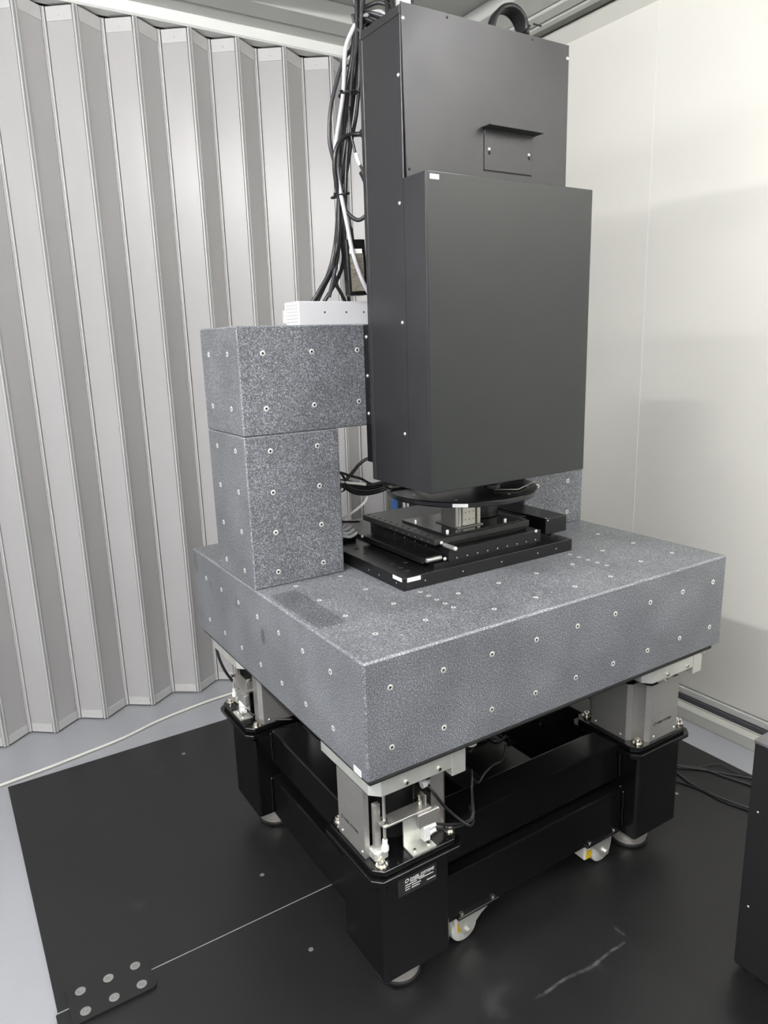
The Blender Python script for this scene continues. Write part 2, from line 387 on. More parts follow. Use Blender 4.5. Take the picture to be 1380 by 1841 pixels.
# ceiling
ce = thing('ceiling', None, None, (0, 0, 2.72), kind='structure')
obj('panel', box(-3.2, 1.95, -3.6, 2.12, 2.79, 2.83), CEIL, ce)
obj('frame', box(-3.2, 1.85, 1.66, 1.777, 2.725, 2.79, 0.003), CEILF, ce)
obj('frame', box(-3.2, 1.85, 1.797, 1.90, 2.728, 2.79, 0.003), CEILF, ce)
obj('frame_groove', box(-3.2, 1.85, 1.777, 1.797, 2.75, 2.79), ALUD, ce)
obj('frame', box(1.47, 1.62, -3.0, 1.66, 2.735, 2.79, 0.003), CEILF, ce)
obj('frame', box(1.625, 1.685, -3.0, 1.66, 2.725, 2.79, 0.003), CEILF, ce)
obj('frame_groove', box(1.685, 1.695, -3.0, 1.66, 2.745, 2.79), ALUD, ce)
obj('frame', box(1.695, 1.73, -3.0, 1.66, 2.72, 2.79, 0.003), CEILF, ce)
obj('shadow_beam', box(1.735, 1.80, -3.0, 1.66, 2.73, 2.79), mat('beam_grey', (0.20, 0.205, 0.19), 0.6), ce)
for x in (0.415, -0.62, -1.65): 
    obj('cross_bar', box(x, x + 0.032, -3.0, 1.66, 2.715, 2.79, 0.003), CEILF, ce)
    obj('cross_groove', box(x + 0.032, x + 0.044, -3.0, 1.66, 2.745, 2.79), ALUD, ce)
bm = bmesh.new(); vs = [bm.verts.new(p) for p in ((1.79, -3.0, 2.725), (1.79, 1.66, 2.725), (1.85, 1.66, 2.685), (1.85, -3.0, 2.685), (1.85, -3.0, 2.725), (1.85, 1.66, 2.725))]
for f in ((0, 1, 2, 3), (3, 2, 5, 4), (0, 4, 5, 1), (0, 3, 4), (1, 5, 2)): bm.faces.new([vs[i] for i in f])
obj('cove', bm, WALLP, ce)
# partition top track
t2 = thing('trim_2', None, None, (0, 1.9, 2.69), kind='structure')
obj('track_fascia', box(-3.2, 1.85, 1.872, 1.935, 2.690, 2.735, 0.002), mat('track_white', (0.90, 0.90, 0.88), 0.4), t2)
obj('track_lip', box(-3.2, 1.85, 1.876, 1.93, 2.684, 2.690), ALU, t2)
# ------------------------------------------------------------------ folding partition = back wall
near = [-1.625, -1.445, -1.265, -1.085, -0.905, -0.725, -0.545, -0.365, -0.172, 0.022, 0.225, 0.426, 0.615, 0.815, 1.03, 1.235, 1.44, 1.64, 1.845]
folds = []
for i, x in enumerate(near):
    folds.append((x, 1.85))
    if i + 1 < len(near): folds.append((x + (near[i + 1] - x)*0.52, 1.925))
K_ = 1.0068      # real stand-off of the partition from the machine
folds = [(-0.6274 + (x + 0.6274)*K_, -1.087 + (y + 1.087)*K_) for x, y in folds]
wb = thing('wall_back', None, None, (0, 1.89, 0.005), kind='structure')
ZB, ZT = 0.0095, 2.676
b_ = bmesh.new(); lathe(b_, [(0.0035, 0), (0.0033, 0.0010), (0.0015, 0.0016)], n=10); RIVET = mesh_of(b_, PTRIM, 60)
for (xa, ya), (xb, yb) in zip(folds, folds[1:]):
    a = Vector((xa, ya, 0)); b = Vector((xb, yb, 0)); d = (b - a); ln = d.length; d.normalize(); nrm = Vector((d.y, -d.x, 0))
    def strip(s0, s1, o0, o1, z0, z1, bm=None):
        bm = bm or bmesh.new()
        p = [a + d*s0 + nrm*o0, a + d*s1 + nrm*o0, a + d*s1 + nrm*o1, a + d*s0 + nrm*o1]
        return prism(bm, [(q.x, q.y) for q in p], z0, z1)
    pn = obj('panel', strip(0.0118, ln - 0.0118, -0.004, 0.001, ZB, ZT), PART, wb)
    obj('edge_trim', strip(0.0025, 0.0085, -0.005, 0.004, ZB - 0.004, ZT + 0.004), PTRIM, pn)
    obj('edge_trim', strip(ln - 0.0085, ln - 0.0025, -0.005, 0.004, ZB - 0.004, ZT + 0.004), PTRIM, pn)
    obj('hinge', strip(-0.002, 0.002, -0.006, 0.002, ZB, ZT), HINGE, pn)
    obj('groove_shade', strip(0.0, 0.016, -0.0075, -0.0055, ZB, ZT), ALUD, pn); obj('groove_shade', strip(ln - 0.016, ln, -0.0075, -0.0055, ZB, ZT), ALUD, pn)  # dark strips added behind the gaps, groove shade put into their colour
    tz = 0.044
    obj('top_clip', strip(0.013, ln - 0.013, 0.001, 0.0035, ZT - tz, ZT + 0.002), PTRIM, pn)
    obj('bottom_clip', strip(0.013, ln - 0.013, 0.001, 0.0035, ZB - 0.002, ZB + 0.033), PTRIM, pn)
    mid = a + d*ln*0.5 + nrm*0.0035
    ang = math.atan2(nrm.y, nrm.x)
    for z in (ZT - 0.026, ZB + 0.018):
        inst('rivet', RIVET, pn, (mid.x, mid.y, z), (0, PI/2, ang))
    hp = a + d*0.03
for x, y in folds[::2]:
    obj('hanger', cyl(bmesh.new(), 0.004, 2.665, 2.69, (x + 0.01, 1.890, 0), n=8), ALU, wb)
# ------------------------------------------------------------------ floor plates
fp = tag(obj('floor_plate', box(-0.57, 1.60, 0.4912, 1.56, 0.0, 0.010, 0.002, 2), FPLATE), 'black floor sheet under the machine, the one reaching back to the folding partition', 'floor plate')
fp2 = tag(obj('floor_plate', box(-0.575, 1.60, -1.7, 0.4888, 0.0, 0.010, 0.002, 2), FPLATE), 'black floor sheet in front with a chalky scuff, below the slab', 'floor plate')
obj('seam_filler', box(-0.57, 1.60, 0.4888, 0.4912, 0.002, 0.0097), mat('seam_grey', (0.30, 0.30, 0.30), 0.5), fp2)
for p, par in (((0.013, 1.405, 0.010), fp), ((0.003, 0.638, 0.010), fp), ((0.0, 0.321, 0.010), fp2), ((1.30, 0.2, 0.010), fp2)):
    inst('screw', CSK, par, p, scale=0.55)
bm = bmesh.new(); R = 0.012; pts = []
for cx, cy, a0 in ((-0.357 - R, 0.547 - R, 0), (-0.546 + R, 0.547 - R, 90), (-0.546 + R, 0.427 + R, 180), (-0.357 - R, 0.427 + R, 270)):
    for k in range(5): t = math.radians(a0 + k*22.5); pts.append((cx + R*math.cos(t), cy + R*math.sin(t)))
prism(bm, pts, 0.010, 0.018)
spl = tag(obj('splice_plate', bm, FPLATE), 'small black joining plate with six screws over the floor seam', 'joining plate')
for x in (-0.3873, -0.451, -0.515):
    for y in (0.5155, 0.452): inst('screw', CSK, spl, (x, y, 0.018), spin=0)
# ------------------------------------------------------------------ support frame
sf = thing('support_frame', 'black welded steel frame on levelling feet carrying the granite slab', 'frame', (0.575, 0.5, 0.010))
S = 0.1833
posts = [(0.0605, 0.059, 0.1645, 0.177), (0.9045, 0.059, 1.012, 0.177), (0.0605, 0.772, 0.1675, 0.905), (0.9045, 0.772, 1.012, 0.905)]
def chamf(x0, x1, y0, y1, c): return [(x0 + c, y0), (x1 - c, y0), (x1, y0 + c), (x1, y1 - c), (x1 - c, y1), (x0 + c, y1), (x0, y1 - c), (x0, y0 + c)]
for (x, y, cx, cy) in posts:
    po = obj('post', prism(bmesh.new(), chamf(x, x + S, y, y + S, 0.006), 0.095, 0.353), FRAME, sf)
    obj('corner_tab', prism(bmesh.new(), chamf(x - 0.004, x + 0.014, y - 0.004, y + 0.014, 0.006), 0.336, 0.353), FRAME, po)
    h = 0.1245
    lo = bmesh.new(); prism(lo, chamf(cx - h, cx + h, cy - h, cy + h, 0.020), 0.353, 0.366)
    bmesh.ops.bevel(lo, geom=lo.edges[:], offset=0.0012, segments=1, affect='EDGES'); obj('cap_plate', lo, FRAME, po)
    lo = bmesh.new(); prism(lo, chamf(cx - h + .009, cx + h - .009, cy - h + .009, cy + h - .009, 0.020), 0.369, 0.383)
    bmesh.ops.bevel(lo, geom=lo.edges[:], offset=0.0012, segments=1, affect='EDGES'); obj('mount_plate', lo, FRAME, po)
    obj('spacer', box(cx - h + .02, cx + h - .02, cy - h + .02, cy + h - .02, 0.366, 0.369), FRAME, po)
    c = (x + S/2, y + S/2, 0)
    ft = obj('levelling_foot', lathe(bmesh.new(), [(0.030, 0.042), (0.044, 0.042), (0.050, 0.064), (0.055, 0.064), (0.055, 0.034), (0.052, 0.030), (0.052, 0.018)], c, n=40), FOOTM, po, smooth=35)
    obj('stud', cyl(bmesh.new(), 0.018, 0.03, 0.10, c, n=20), STEEL, po)
    obj('foot_pad', cyl(bmesh.new(), 0.056, 0.010, 0.022, c, n=40, ch=0.003), RUB, po, smooth=35)
X1, X2, Y1, Y2 = 0.0605 + S, 0.9045, 0.059 + S, 0.772
def beam(x0, x1, y0, y1, z0, z1):
    return obj('beam', box(x0, x1, y0, y1, z0, z1, 0.006, 2), FRAME, sf)
beam(X1 - .002, X2 + .002, 0.122, 0.212, 0.262, 0.374); lbf = beam(X1 - .002, X2 + .002, 0.105, 0.212, 0.108, 0.238)
beam(X1 - .002, X2 + .002, 0.80, 0.89, 0.262, 0.374); lbb = beam(X1 - .002, X2 + .002, 0.79, 0.89, 0.108, 0.238)
beam(0.117, 0.21, Y1 - .002, Y2 + .002, 0.262, 0.374); beam(0.108, 0.21, Y1 - .002, Y2 + .002, 0.090, 0.222)
beam(0.94, 1.03, Y1 - .002, Y2 + .002, 0.262, 0.374); beam(0.94, 1.04, Y1 - .002, Y2 + .002, 0.108, 0.238)
beam(0.53, 0.62, 0.212, 0.80, 0.150, 0.230)
for (x, y, z0, z1) in ((X2 - 0.003, 0.119, 0.272, 0.366), (X2 - 0.003, 0.102, 0.118, 0.232), (X1 + .003, 0.119, 0.272, 0.366), (0.114, Y2 - .003, 0.272, 0.366), (0.105, Y2 - .003, 0.10, 0.218)):
    wbm = bmesh.new(); n = 9
    tube(wbm, [(x + random.uniform(-.0015, .0015), y + random.uniform(-.0015, .0015), z0 + (z1 - z0)*k/n) for k in range(n + 1)], 0.0042, 6, 2)
    obj('weld_bead', wbm, FRAME, sf)
wbm = bmesh.new(); tube(wbm, [(X2 - 0.002, 0.11 + 0.012*k, 0.240 + random.uniform(-.001, .002)) for k in range(8)], 0.004, 6, 2); obj('weld_bead', wbm, FRAME, sf)
# nameplate on the front post
npo = obj('nameplate', box(0.100, 0.205, 0.0580, 0.0590, 0.303, 0.351), PLATE, sf)
pb = text_bm('DAEIL SYSTEMS', 0.0098, 0.0002, 0.0002, 0.25); place(pb, (0.131, 0.0578, 0.3345), (1, 0, 0), (0, 0, 1))
rb = bmesh.new(); ring_flat(rb, 0.0, 0.0, 0.0052, 0.0030, slant=0.2); place(rb, (0.1235, 0.0578, 0.338), (1, 0, 0), (0, 0, 1))
obj('brand_print', pb, PRINTW, npo); obj('ring_mark', rb, PRINTW, npo)
pb = bmesh.new()
for (x0, x1, z) in ((0.133, 0.172, 0.3305), (0.119, 0.150, 0.3255), (0.156, 0.196, 0.3262), (0.119, 0.133, 0.3195), (0.137, 0.161, 0.3195), (0.119, 0.131, 0.3135), (0.136, 0.158, 0.3135), (0.178, 0.202, 0.3135)):
    x = x0
    while x < x1 - .001:
        l = random.uniform(0.0025, 0.006); bx(pb, x, min(x + l, x1), 0.0576, 0.0580, z, z + 0.0021); x += l + 0.0009
obj('small_print', pb, PRINTW, npo)
# casters
def caster(cx, y0, flip=1):
    zt = 0.108; k = flip
    c = obj('caster', box(cx - 0.062, cx + 0.062, y0 + 0.002, y0 + 0.082, zt - 0.006, zt, 0.002), ZINC, sf)
    obj('pad', box(cx - 0.066, cx + 0.066, y0 - 0.004, y0 + 0.086, zt, zt + 0.008, 0.002), FRAME, c)
    for yy in (y0 + 0.012, y0 + 0.068):
        fb = bmesh.new()
        pts = [(-0.055, zt - 0.006), (0.045, zt - 0.006), (0.040, zt - 0.018), (0.020, zt - 0.028), (0.000, zt - 0.045), (-0.012, 0.040), (-0.026, 0.036), (-0.038, 0.042), (-0.050, 0.070)]
        lo = [fb.verts.new((cx + k*p, yy, z)) for p, z in pts]; hi = [fb.verts.new((cx + k*p, yy + 0.003, z)) for p, z in pts]
        fs = [fb.faces.new(lo), fb.faces.new(hi[::-1])]
        for i in range(len(pts)): fs.append(fb.faces.new((lo[i], lo[(i + 1) % len(pts)], hi[(i + 1) % len(pts)], hi[i])))
        bmesh.ops.recalc_face_normals(fb, faces=fs)
        obj('fork', fb, ZINC, c)
    wc = (cx - k*0.026, y0 + 0.041, 0.052)
    obj('wheel', lathe(bmesh.new(), [(0.010, -0.019), (0.034, -0.019), (0.040, -0.015), (0.042, 0), (0.040, 0.015), (0.034, 0.019), (0.010, 0.019)], wc, 'Y', 32), WCAB, c, smooth=40)
    obj('axle', cyl(bmesh.new(), 0.007, y0 + 0.004, y0 + 0.078, (wc[0], 0, wc[2]), 'Y', 12), CHROME, c)
    bq = cx - 0.052 if k < 0 else cx - 0.060
    obj('brake_pedal', box(bq, bq + 0.034, y0 + 0.018, y0 + 0.062, 0.048, 0.096, 0.004), WCAB, c)
    obj('sticker', box(bq + 0.006, bq + 0.028, y0 + 0.0172, y0 + 0.018, 0.052, 0.078), YEL, c)
    for dx in (-0.05, 0.05): inst('bolt', SOCKET, c, (cx + dx, y0 + 0.004, zt + 0.008), scale=0.9)
caster(0.820, 0.100, -1); caster(0.364, 0.100, 1)
caster(0.364, 0.80, 1); caster(0.820, 0.80, -1)
# ------------------------------------------------------------------ vibration isolators
def isolator(cx, cy, ang, label, top, valve=True, logo=True, glint=False):
    base_z = 0.383
    t = thing('vibration_isolator', label, 'isolator', (cx, cy, base_z), 'isolators between frame and slab')
    R3 = Matrix.Rotation(ang, 4, 'Z')
    def part(name, bm, mats, parent=None, smooth=None, label=None):
        bmesh.ops.transform(bm, matrix=R3, verts=bm.verts)
        bmesh.ops.translate(bm, verts=bm.verts, vec=(cx, cy, base_z))
        return obj(name, bm, mats, parent or t, smooth, label)
    def pinst(name, me, p, face='+Z', scale=1.0):
        q = R3 @ Vector(p); q += Vector((cx, cy, base_z))
        e = Euler(ROT[face]).to_matrix().to_4x4(); e = (R3 @ e).to_euler()
        return inst(name, me, t, q, tuple(e), scale)
    H, W_, N = 0.1085, 0.068, 0.172
    # three cover channels: left (-x), back (+y), right (+x); the -y side is open
    def cover(rot, short=False):
        bm = bmesh.new(); tk = 0.0016
        path = [(-0.062, -W_ - 0.004), (-H + 0.012, -W_ - 0.004), (-H, -W_ + 0.006), (-H, W_ - 0.006), (-H + 0.012, W_ + 0.004), (-0.062, W_ + 0.004)]
        if short: path = [(-H + 0.013, -W_ + 0.012), (-H, -W_ + 0.012)] + path[3:]
        n = len(path); inner = []
        for i, (x, y) in enumerate(path):
            s_ = math.copysign(tk, y)
            if i in (0, n - 1): inner.append((x, y - s_))
            elif short and i == 1: inner.append((x + tk, y - s_))
            elif i in (1, n - 2): inner.append((x + tk*0.4, y - s_))
            else: inner.append((x + tk, y))
        prism(bm, path + inner[::-1], 0.0, N)
        bmesh.ops.transform(bm, matrix=Matrix.Rotation(rot, 4, 'Z'), verts=bm.verts)
        return part('cover_panel', bm, STEEL)
    covs = [cover(0, valve), cover(-PI/2), cover(PI)]
    for rot in (0, -PI/2, PI):
        for yy in (-0.045, 0.045):
            q = Matrix.Rotation(rot, 4, 'Z') @ Vector((-H, yy, 0.012)); f = {0: '-X', -PI/2: '+Y', PI: '+X'}[rot]
            pinst('screw', DOME, q, f, 0.8)
    if logo:
        tb = text_bm('DAEIL SYSTEMS', 0.0095, 0.0002, 0.0002, 0.25); rb = bmesh.new(); ring_flat(rb, -0.008, 0.0035, 0.0052, 0.0032, slant=0.2)
        place(tb, (-H - 0.0003, 0.036, 0.047), (0, -1, 0), (0, 0, 1)); place(rb, (-H - 0.0003, 0.036, 0.047), (0, -1, 0), (0, 0, 1))
        part('brand_print', tb, PRINTK, covs[0]) ; part('ring_mark', rb, PRINTK, covs[0])
    # core and top plate
    part('air_spring', lathe(bmesh.new(), [(0.060, 0), (0.060, 0.10), (0.066, 0.12), (0.066, 0.165), (0.058, 0.18), (0.05, 0.215)], (0.005, 0.025, 0), n=32), RUB, smooth=40)
    part('core_block', box(-0.058, 0.062, -0.03, 0.085, 0.12, 0.20, 0.003), BLKA)
    x0, x1, y0, y1 = top; c_ = 0.020
    tp = prism(bmesh.new(), chamf(x0, x1, y0, y1, c_), 0.600, 0.6465); bmesh.ops.bevel(tp, geom=tp.edges[:], offset=0.0012, segments=1, affect='EDGES')
    tpo = obj('top_plate', tp, ZINC, t)
    obj('tongue', box(x1 - 0.034, x1 + 0.004, y0 - 0.001, y0 + 0.07, 0.580, 0.640, 0.001), ZINC, tpo)
    for xx in (x0 + 0.08, x0 + 0.165): inst('bolt', SOCKET, tpo, (xx, y0, 0.612), '-Y', 0.9)
    for p in ((-0.0895, -0.094, 0), (0.1035, -0.085, 0), (-0.093, 0.093, 0), (0.093, 0.093, 0)): pinst('cap_bolt', CAPBOLT, p)
    if valve:
        part('lever', box(-0.080, 0.048, -0.094, -0.058, 0.086, 0.0915, 0.0008), STEEL)
        part('sensing_rod', cyl(bmesh.new(), 0.0036, 0.02, 0.232, (-0.079 + .006, -0.088 + .004, 0), n=12), CHROME)
        part('rod_nut', cyl(bmesh.new(), 0.0075, 0.0915, 0.103, (-0.073, -0.084, 0), n=6), BOLT)
        part('rod_tip', lathe(bmesh.new(), [(0.004, 0.022), (0.0085, 0.026), (0.0085, 0.036), (0.006, 0.040), (0.006, 0.052)], (-0.073, -0.084, 0), n=14), WHITE, smooth=40)
        lb = box(-0.018, 0.046, -0.113, -0.072, 0.0, 0.004); bx(lb, -0.018, 0.03, -0.075, -0.072, 0.0, 0.075)
        part('angle_bracket', lb, ZINC)
        for xx in (-0.005, 0.033): pinst('bolt', SOCKET, (xx, -0.100, 0.004), scale=0.8)
        vb = box(0.008, 0.066, -0.102, -0.088, 0.052, 0.088, 0.003); part('valve_body', vb, STEEL)
        part('valve_cap', box(0.004, 0.060, -0.104, -0.101, 0.060, 0.090, 0.001), STEEL)
        for zz in (0.032, 0.046):
            part('fitting', lathe(bmesh.new(), [(0.0055, 0), (0.0075, 0.002), (0.0075, 0.013), (0.0055, 0.016), (0.0055, 0.026)], (0.028, -0.098, zz), 'X', 14), WHITE, smooth=40)
        part('fitting_block', box(0.018, 0.036, -0.106, -0.090, 0.018, 0.055, 0.002), WHITE)
        part('lever_post', lathe(bmesh.new(), [(0.006, 0.092), (0.006, 0.102), (0.0035, 0.104), (0.0035, 0.112), (0.0065, 0.114), (0.0065, 0.120)], (0.030, -0.072, 0), n=14), BOLT, smooth=40)
        part('pivot_tab', box(0.038, 0.041, -0.085, -0.062, 0.09, 0.118, 0.001), STEEL)
        part('side_stand', box(-0.090, -0.074, -0.070, -0.058, 0.012, 0.135, 0.001), STEEL)
        part('side_foot', box(-0.098, -0.062, -0.083, -0.050, 0.0, 0.026, 0.004), ZINC)
        part('port', lathe(bmesh.new(), [(0.009, 0), (0.009, 0.012), (0.006, 0.014), (0.006, 0.03)], (0.046, -0.058, 0.128), 'X', 14), WHITE, smooth=40)
        if glint: part('glint_chip', box(0.066, 0.067, -0.098, -0.094, 0.060, 0.080), RED_GLINT)  # tiny glowing box in place of the red glint by the valve
        for xx in (-0.055, -0.035, 0.062, 0.080, 0.098): pinst('tapped_hole', HOLE_S, (xx, -0.108, 0.0002), scale=1.0)
    return t
isolator(0.1645, 0.177, 0, 'steel vibration isolator with open lever valve under the near slab corner', (0.0245, 0.258, 0.022, 0.27), glint=True)
isolator(1.022, 0.177, PI/2, 'closed brushed steel vibration isolator at the right front post', (0.875, 1.10, 0.022, 0.27))
isolator(0.1675, 0.905, -PI/2, 'vibration isolator with exposed fittings at the left rear post', (0.0245, 0.258, 0.75, 0.985))
isolator(1.012, 0.905, PI, 'vibration isolator at the far right rear post behind the frame', (0.895, 1.125, 0.75, 0.985), valve=False, logo=False)
# ------------------------------------------------------------------ granite
ZT0 = 0.9138
def gblock(name, label, x0, x1, y0, y1, z0, z1, bev, mats):
    t = thing(name, label, 'granite block', ((x0 + x1)/2, (y0 + y1)/2, z0))
    obj('body', box(x0, x1, y0, y1, z0, z1, bev, 1, bmi=1), mats, t)
    return t
slab = thing('granite_slab', 'thick grey speckled granite base slab resting on the isolators', 'granite block', (0.0, 0.0, 0.658))
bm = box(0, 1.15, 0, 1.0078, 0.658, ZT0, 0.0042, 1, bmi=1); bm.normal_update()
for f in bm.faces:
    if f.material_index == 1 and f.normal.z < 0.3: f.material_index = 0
obj('body', bm, [GRANITE_SLAB, GRANITE_EDGE], slab)
obj('bottom_sheet', box(0.006, 1.122, 0.004, 0.99, 0.6465, 0.658, 0.004), RUB, slab)
for i in range(9):
    for z in (0.849, 0.7195): inst('insert', INSERT, slab, (0.0586 + 0.12955*i, 0, z), '-Y')
for y in (0.1355, 0.263, 0.390, 0.517, 0.644, 0.771, 0.897):
    for z in (0.846, 0.717): inst('insert', INSERT, slab, (0, y, z), '-X')
for p in [(x, y) for x in (0.096, 0.224) for y in (0.110, 0.236, 0.361, 0.488)] + [(0.385, 0.200), (0.385, 0.071), (0.511, 0.199), (0.511, 0.070), (0.638, 0.198), (0.639, 0.068), (0.765, 0.195), (0.765, 0.0675), (0.925, 0.232), (0.926, 0.104), (1.052, 0.36), (1.053, 0.231), (1.055, 0.1023), (0.925, 0.36)]:
    inst('insert', INSERT, slab, (*p, ZT0), '+Z', 0.9)
for x in (0.319, 0.828):
    for y in (0.263, 0.230, 0.197, 0.1655, 0.134): inst('insert', INSERT_S, slab, (x, y, ZT0), '+Z', 1.2)
sticker(slab, (-0.0004, 0.053, 0.661), (0, -1, 0), (0, 0, 1), 0.030, 0.015, 3)
for x, y in ((0.283, 0.03), (1.105, 0.03)):
    obj('rubber_stop', lathe(bmesh.new(), [(0.011, 0.632), (0.014, 0.635), (0.014, 0.6465)], (x, y, 0), n=16), ZINC, slab, smooth=40)
YP, YPB = 0.5178, 0.7684
pl = gblock('granite_pillar', 'upright granite pillar flush with the left edge of the slab', 0.0, 0.254, YP, YPB, ZT0, 1.2935, 0.003, [GRANITE, GRANITE_EDGE])
pr = gblock('granite_pillar', 'upright granite pillar behind the stage, at the right edge of the slab', 0.896, 1.15, YP, YPB, ZT0, 1.2935, 0.003, [GRANITE, GRANITE_EDGE])
gb = gblock('granite_beam', 'horizontal granite crossbeam lying across the two pillars', 0.0, 1.15, YP, YPB, 1.2945, 1.5488, 0.003, [GRANITE, GRANITE_EDGE])
for z in (1.2556, 1.1535, 1.0525, 0.9505):
    for x in (0.0645, 0.192): inst('insert', INSERT, pl, (x, YP, z), '-Y')
    for y in (0.579, 0.706): inst('insert', INSERT, pl, (0, y, z), '-X')
    for x in (0.951, 1.083): inst('insert', INSERT, pr, (x, YP, z), '-Y')
for z in (1.486, 1.3575):
    for i in range(9): inst('insert', INSERT, gb, (0.0615 + 0.128*i, YP, z), '-Y')
    for y in (0.584, 0.714): inst('insert', INSERT, gb, (0, y, z), '-X')
# ------------------------------------------------------------------ instrument column
co = thing('instrument_column', 'tall charcoal sheet metal column fixed to the front of the crossbeam', 'machine column', (0.575, 0.40, 1.159))
obj('mounting_plate', box(0.337, 0.813, 0.4807, YP, 1.20, 1.547, 0.001), BLKA, co)
for z in (1.517, 1.421, 1.326): inst('screw', DOME, co, (0.337, 0.503, z), '-X', 1.0)
obj('back_panel', box(0.329, 0.8206, 0.4655, 0.4807, 1.159, 2.172, 0.001), COLM, co)
obj('housing', box(0.333, 0.8190, 0.3165, 0.4655, 1.162, 2.170), GAP, co)
obj('side_panel', box(0.3290, 0.3330, 0.3125, 0.4640, 1.159, 2.172, 0.001), COLS, co)
obj('side_panel', box(0.8172, 0.8206, 0.3125, 0.4640, 1.159, 2.172, 0.001), COLS, co)
obj('lid', box(0.3275, 0.8216, 0.3120, 0.4670, 2.166, 2.184, 0.001), LIDM, co)
bm = bmesh.new()
pz = [(0.3295, 2.188), (0.8206, 2.188), (0.8206, 1.80), (0.3375, 1.80)]
lo = [bm.verts.new((x, 0.3085, z)) for x, z in pz]; hi = [bm.verts.new((x, 0.3120, z)) for x, z in pz]
fs = [bm.faces.new(lo[::-1]), bm.faces.new(hi)] + [bm.faces.new((lo[i], lo[(i + 1) % 4], hi[(i + 1) % 4], hi[i])) for i in range(4)]
bmesh.ops.recalc_face_normals(bm, faces=fs)
fc = obj('front_cover', bm, COLM, co)
for x, z in ((0.3345, 2.158), (0.8155, 2.159)): inst('screw', DOME, fc, (x, 0.3085, z), '-Y', 0.95)
inst('screw_hole', HOLE_S, fc, (0.343, 0.3083, 1.868), '-Y')
for x in (0.45, 0.70): inst('screw_hole', HOLE_S, fc, (x, 0.3083, 2.180), '-Y', 0.8)
inst('screw', DOME, co, (0.329, 0.3213, 2.054), '-X', 0.95)
# hatch in the front cover
ht = obj('hatch', box(0.555, 0.702, 0.3068, 0.3085, 1.886, 1.976, 0.0006), COLM, fc)
hg = bmesh.new(); bx(hg, 0.5528, 0.555, 0.3078, 0.3086, 1.884, 1.976); bx(hg, 0.5528, 0.702, 0.3078, 0.3086, 1.884, 1.886); bx(hg, 0.702, 0.7032, 0.3078, 0.3086, 1.884, 1.976)
obj('hatch_gap', hg, GAP, fc)
obj('hatch_lip', box(0.545, 0.712, 0.2750, 0.3085, 1.9735, 1.9755), LIDM, fc)
for x in (0.568, 0.692):
    inst('screw', DOME, fc, (x, 0.3068, 1.931), '-Y', 0.9)
    inst('keyhole', HOLE_S, fc, (x + 0.001, 0.3066, 1.923), '-Y', 1.2)
# ------------------------------------------------------------------ inspection head
hd = thing('inspection_head', 'smooth dark box shaped head cover projecting in front of the column', 'machine cover', (0.575, 0.27, 1.16))
obj('shell', box(0.3257, 0.8243, 0.2262, 0.3080, 1.160, 1.8484, 0.001), COLM, hd)
for x in (0.3257, 0.8213): obj('side_flange', box(x, x + 0.003, 0.3080, 0.3272, 1.160, 1.8484), COLM, hd)
obj('front_panel', box(0.3257, 0.8243, 0.2218, 0.2262, 1.160, 1.8484, 0.0021, 3), HEADM, hd)
for z in (1.80, 1.545, 1.2905): inst('screw', DOME, hd, (0.3257, 0.323, z), '-X', 0.95)
sticker(hd, (0.334, 0.2216, 1.832), (1, 0, 0), (0, 0, 1), 0.024, 0.010, 1)
obj('lens_barrel', lathe(bmesh.new(), [(0.030, 1.162), (0.030, 1.146), (0.022, 1.142), (0.022, 1.132), (0.012, 1.128)], (0.575, 0.30, 0), n=28), BLKA, hd, smooth=40)
# ------------------------------------------------------------------ positioning stage
st = thing('positioning_stage', 'black two axis positioning stage with round disc, standing on the slab', 'stage', (0.575, 0.5, ZT0))
bp = obj('base_plate', box(0.288, 0.862, 0.288, 0.86, ZT0, 0.9475, 0.0012), BLKA, st)
for p in ((0.328, 0.58), (0.326, 0.527), (0.331, 0.406), (0.330, 0.364), (0.330, 0.333), (0.364, 0.392), (0.841, 0.328), (0.842, 0.358)): inst('hole', HOLE, bp, (*p, 0.9475))
for x in (0.352, 0.47, 0.60, 0.73, 0.80): inst('screw', DOT, bp, (x, 0.288, 0.93), '-Y')
for y in (0.32, 0.45, 0.40): inst('screw', DOT, bp, (0.288, y, 0.928), '-X')
sticker(bp, (0.298, 0.2877, 0.9355), (1, 0, 0), (0, 0, 1), 0.040, 0.0105, 1)
sticker(bp, (0.2877, 0.335, 0.9365), (0, -1, 0), (0, 0, 1), 0.040, 0.0095, 1)
obj('lower_rail', box(0.396, 0.745, 0.310, 0.70, 0.9475, 0.957), BLKA, st)
lp = obj('lower_table', box(0.372, 0.70, 0.330, 0.62, 0.957, 0.972, 0.001), BLKA, st)
mc = obj('lower_carriage', box(0.436, 0.752, 0.300, 0.68, 0.957, 0.990, 0.001), BLKA, st)
for i in range(9): inst('screw', DOT, mc, (0.46 + i*0.034, 0.300, 0.965), '-Y')
obj('upper_rail', box(0.440, 0.735, 0.340, 0.68, 0.990, 0.998), BLKA, st)
tpz = obj('top_plate', box(0.412, 0.736, 0.329, 0.682, 0.998, 1.014, 0.0012), mat('satin_black_plate', (0.016, 0.016, 0.016), 0.33), st)
for i in range(12):
    y = 0.668 - i*0.0293; inst('hole', HOLE, tpz, (0.425, y, 1.014), scale=0.72)
    if i > 4: inst('screw', DOT, tpz, (0.412, y + 0.01, 1.004), '-X', 0.8)
for i in range(5): inst('screw', DOT, mc, (0.436, 0.60 - i*0.05, 0.98), '-X', 0.9)
sp = obj('sample_plate', box(0.452, 0.700, 0.331, 0.535, 1.014, 1.0195, 0.0008), mat('glossy_black_plate', (0.010, 0.010, 0.010), 0.10), st)
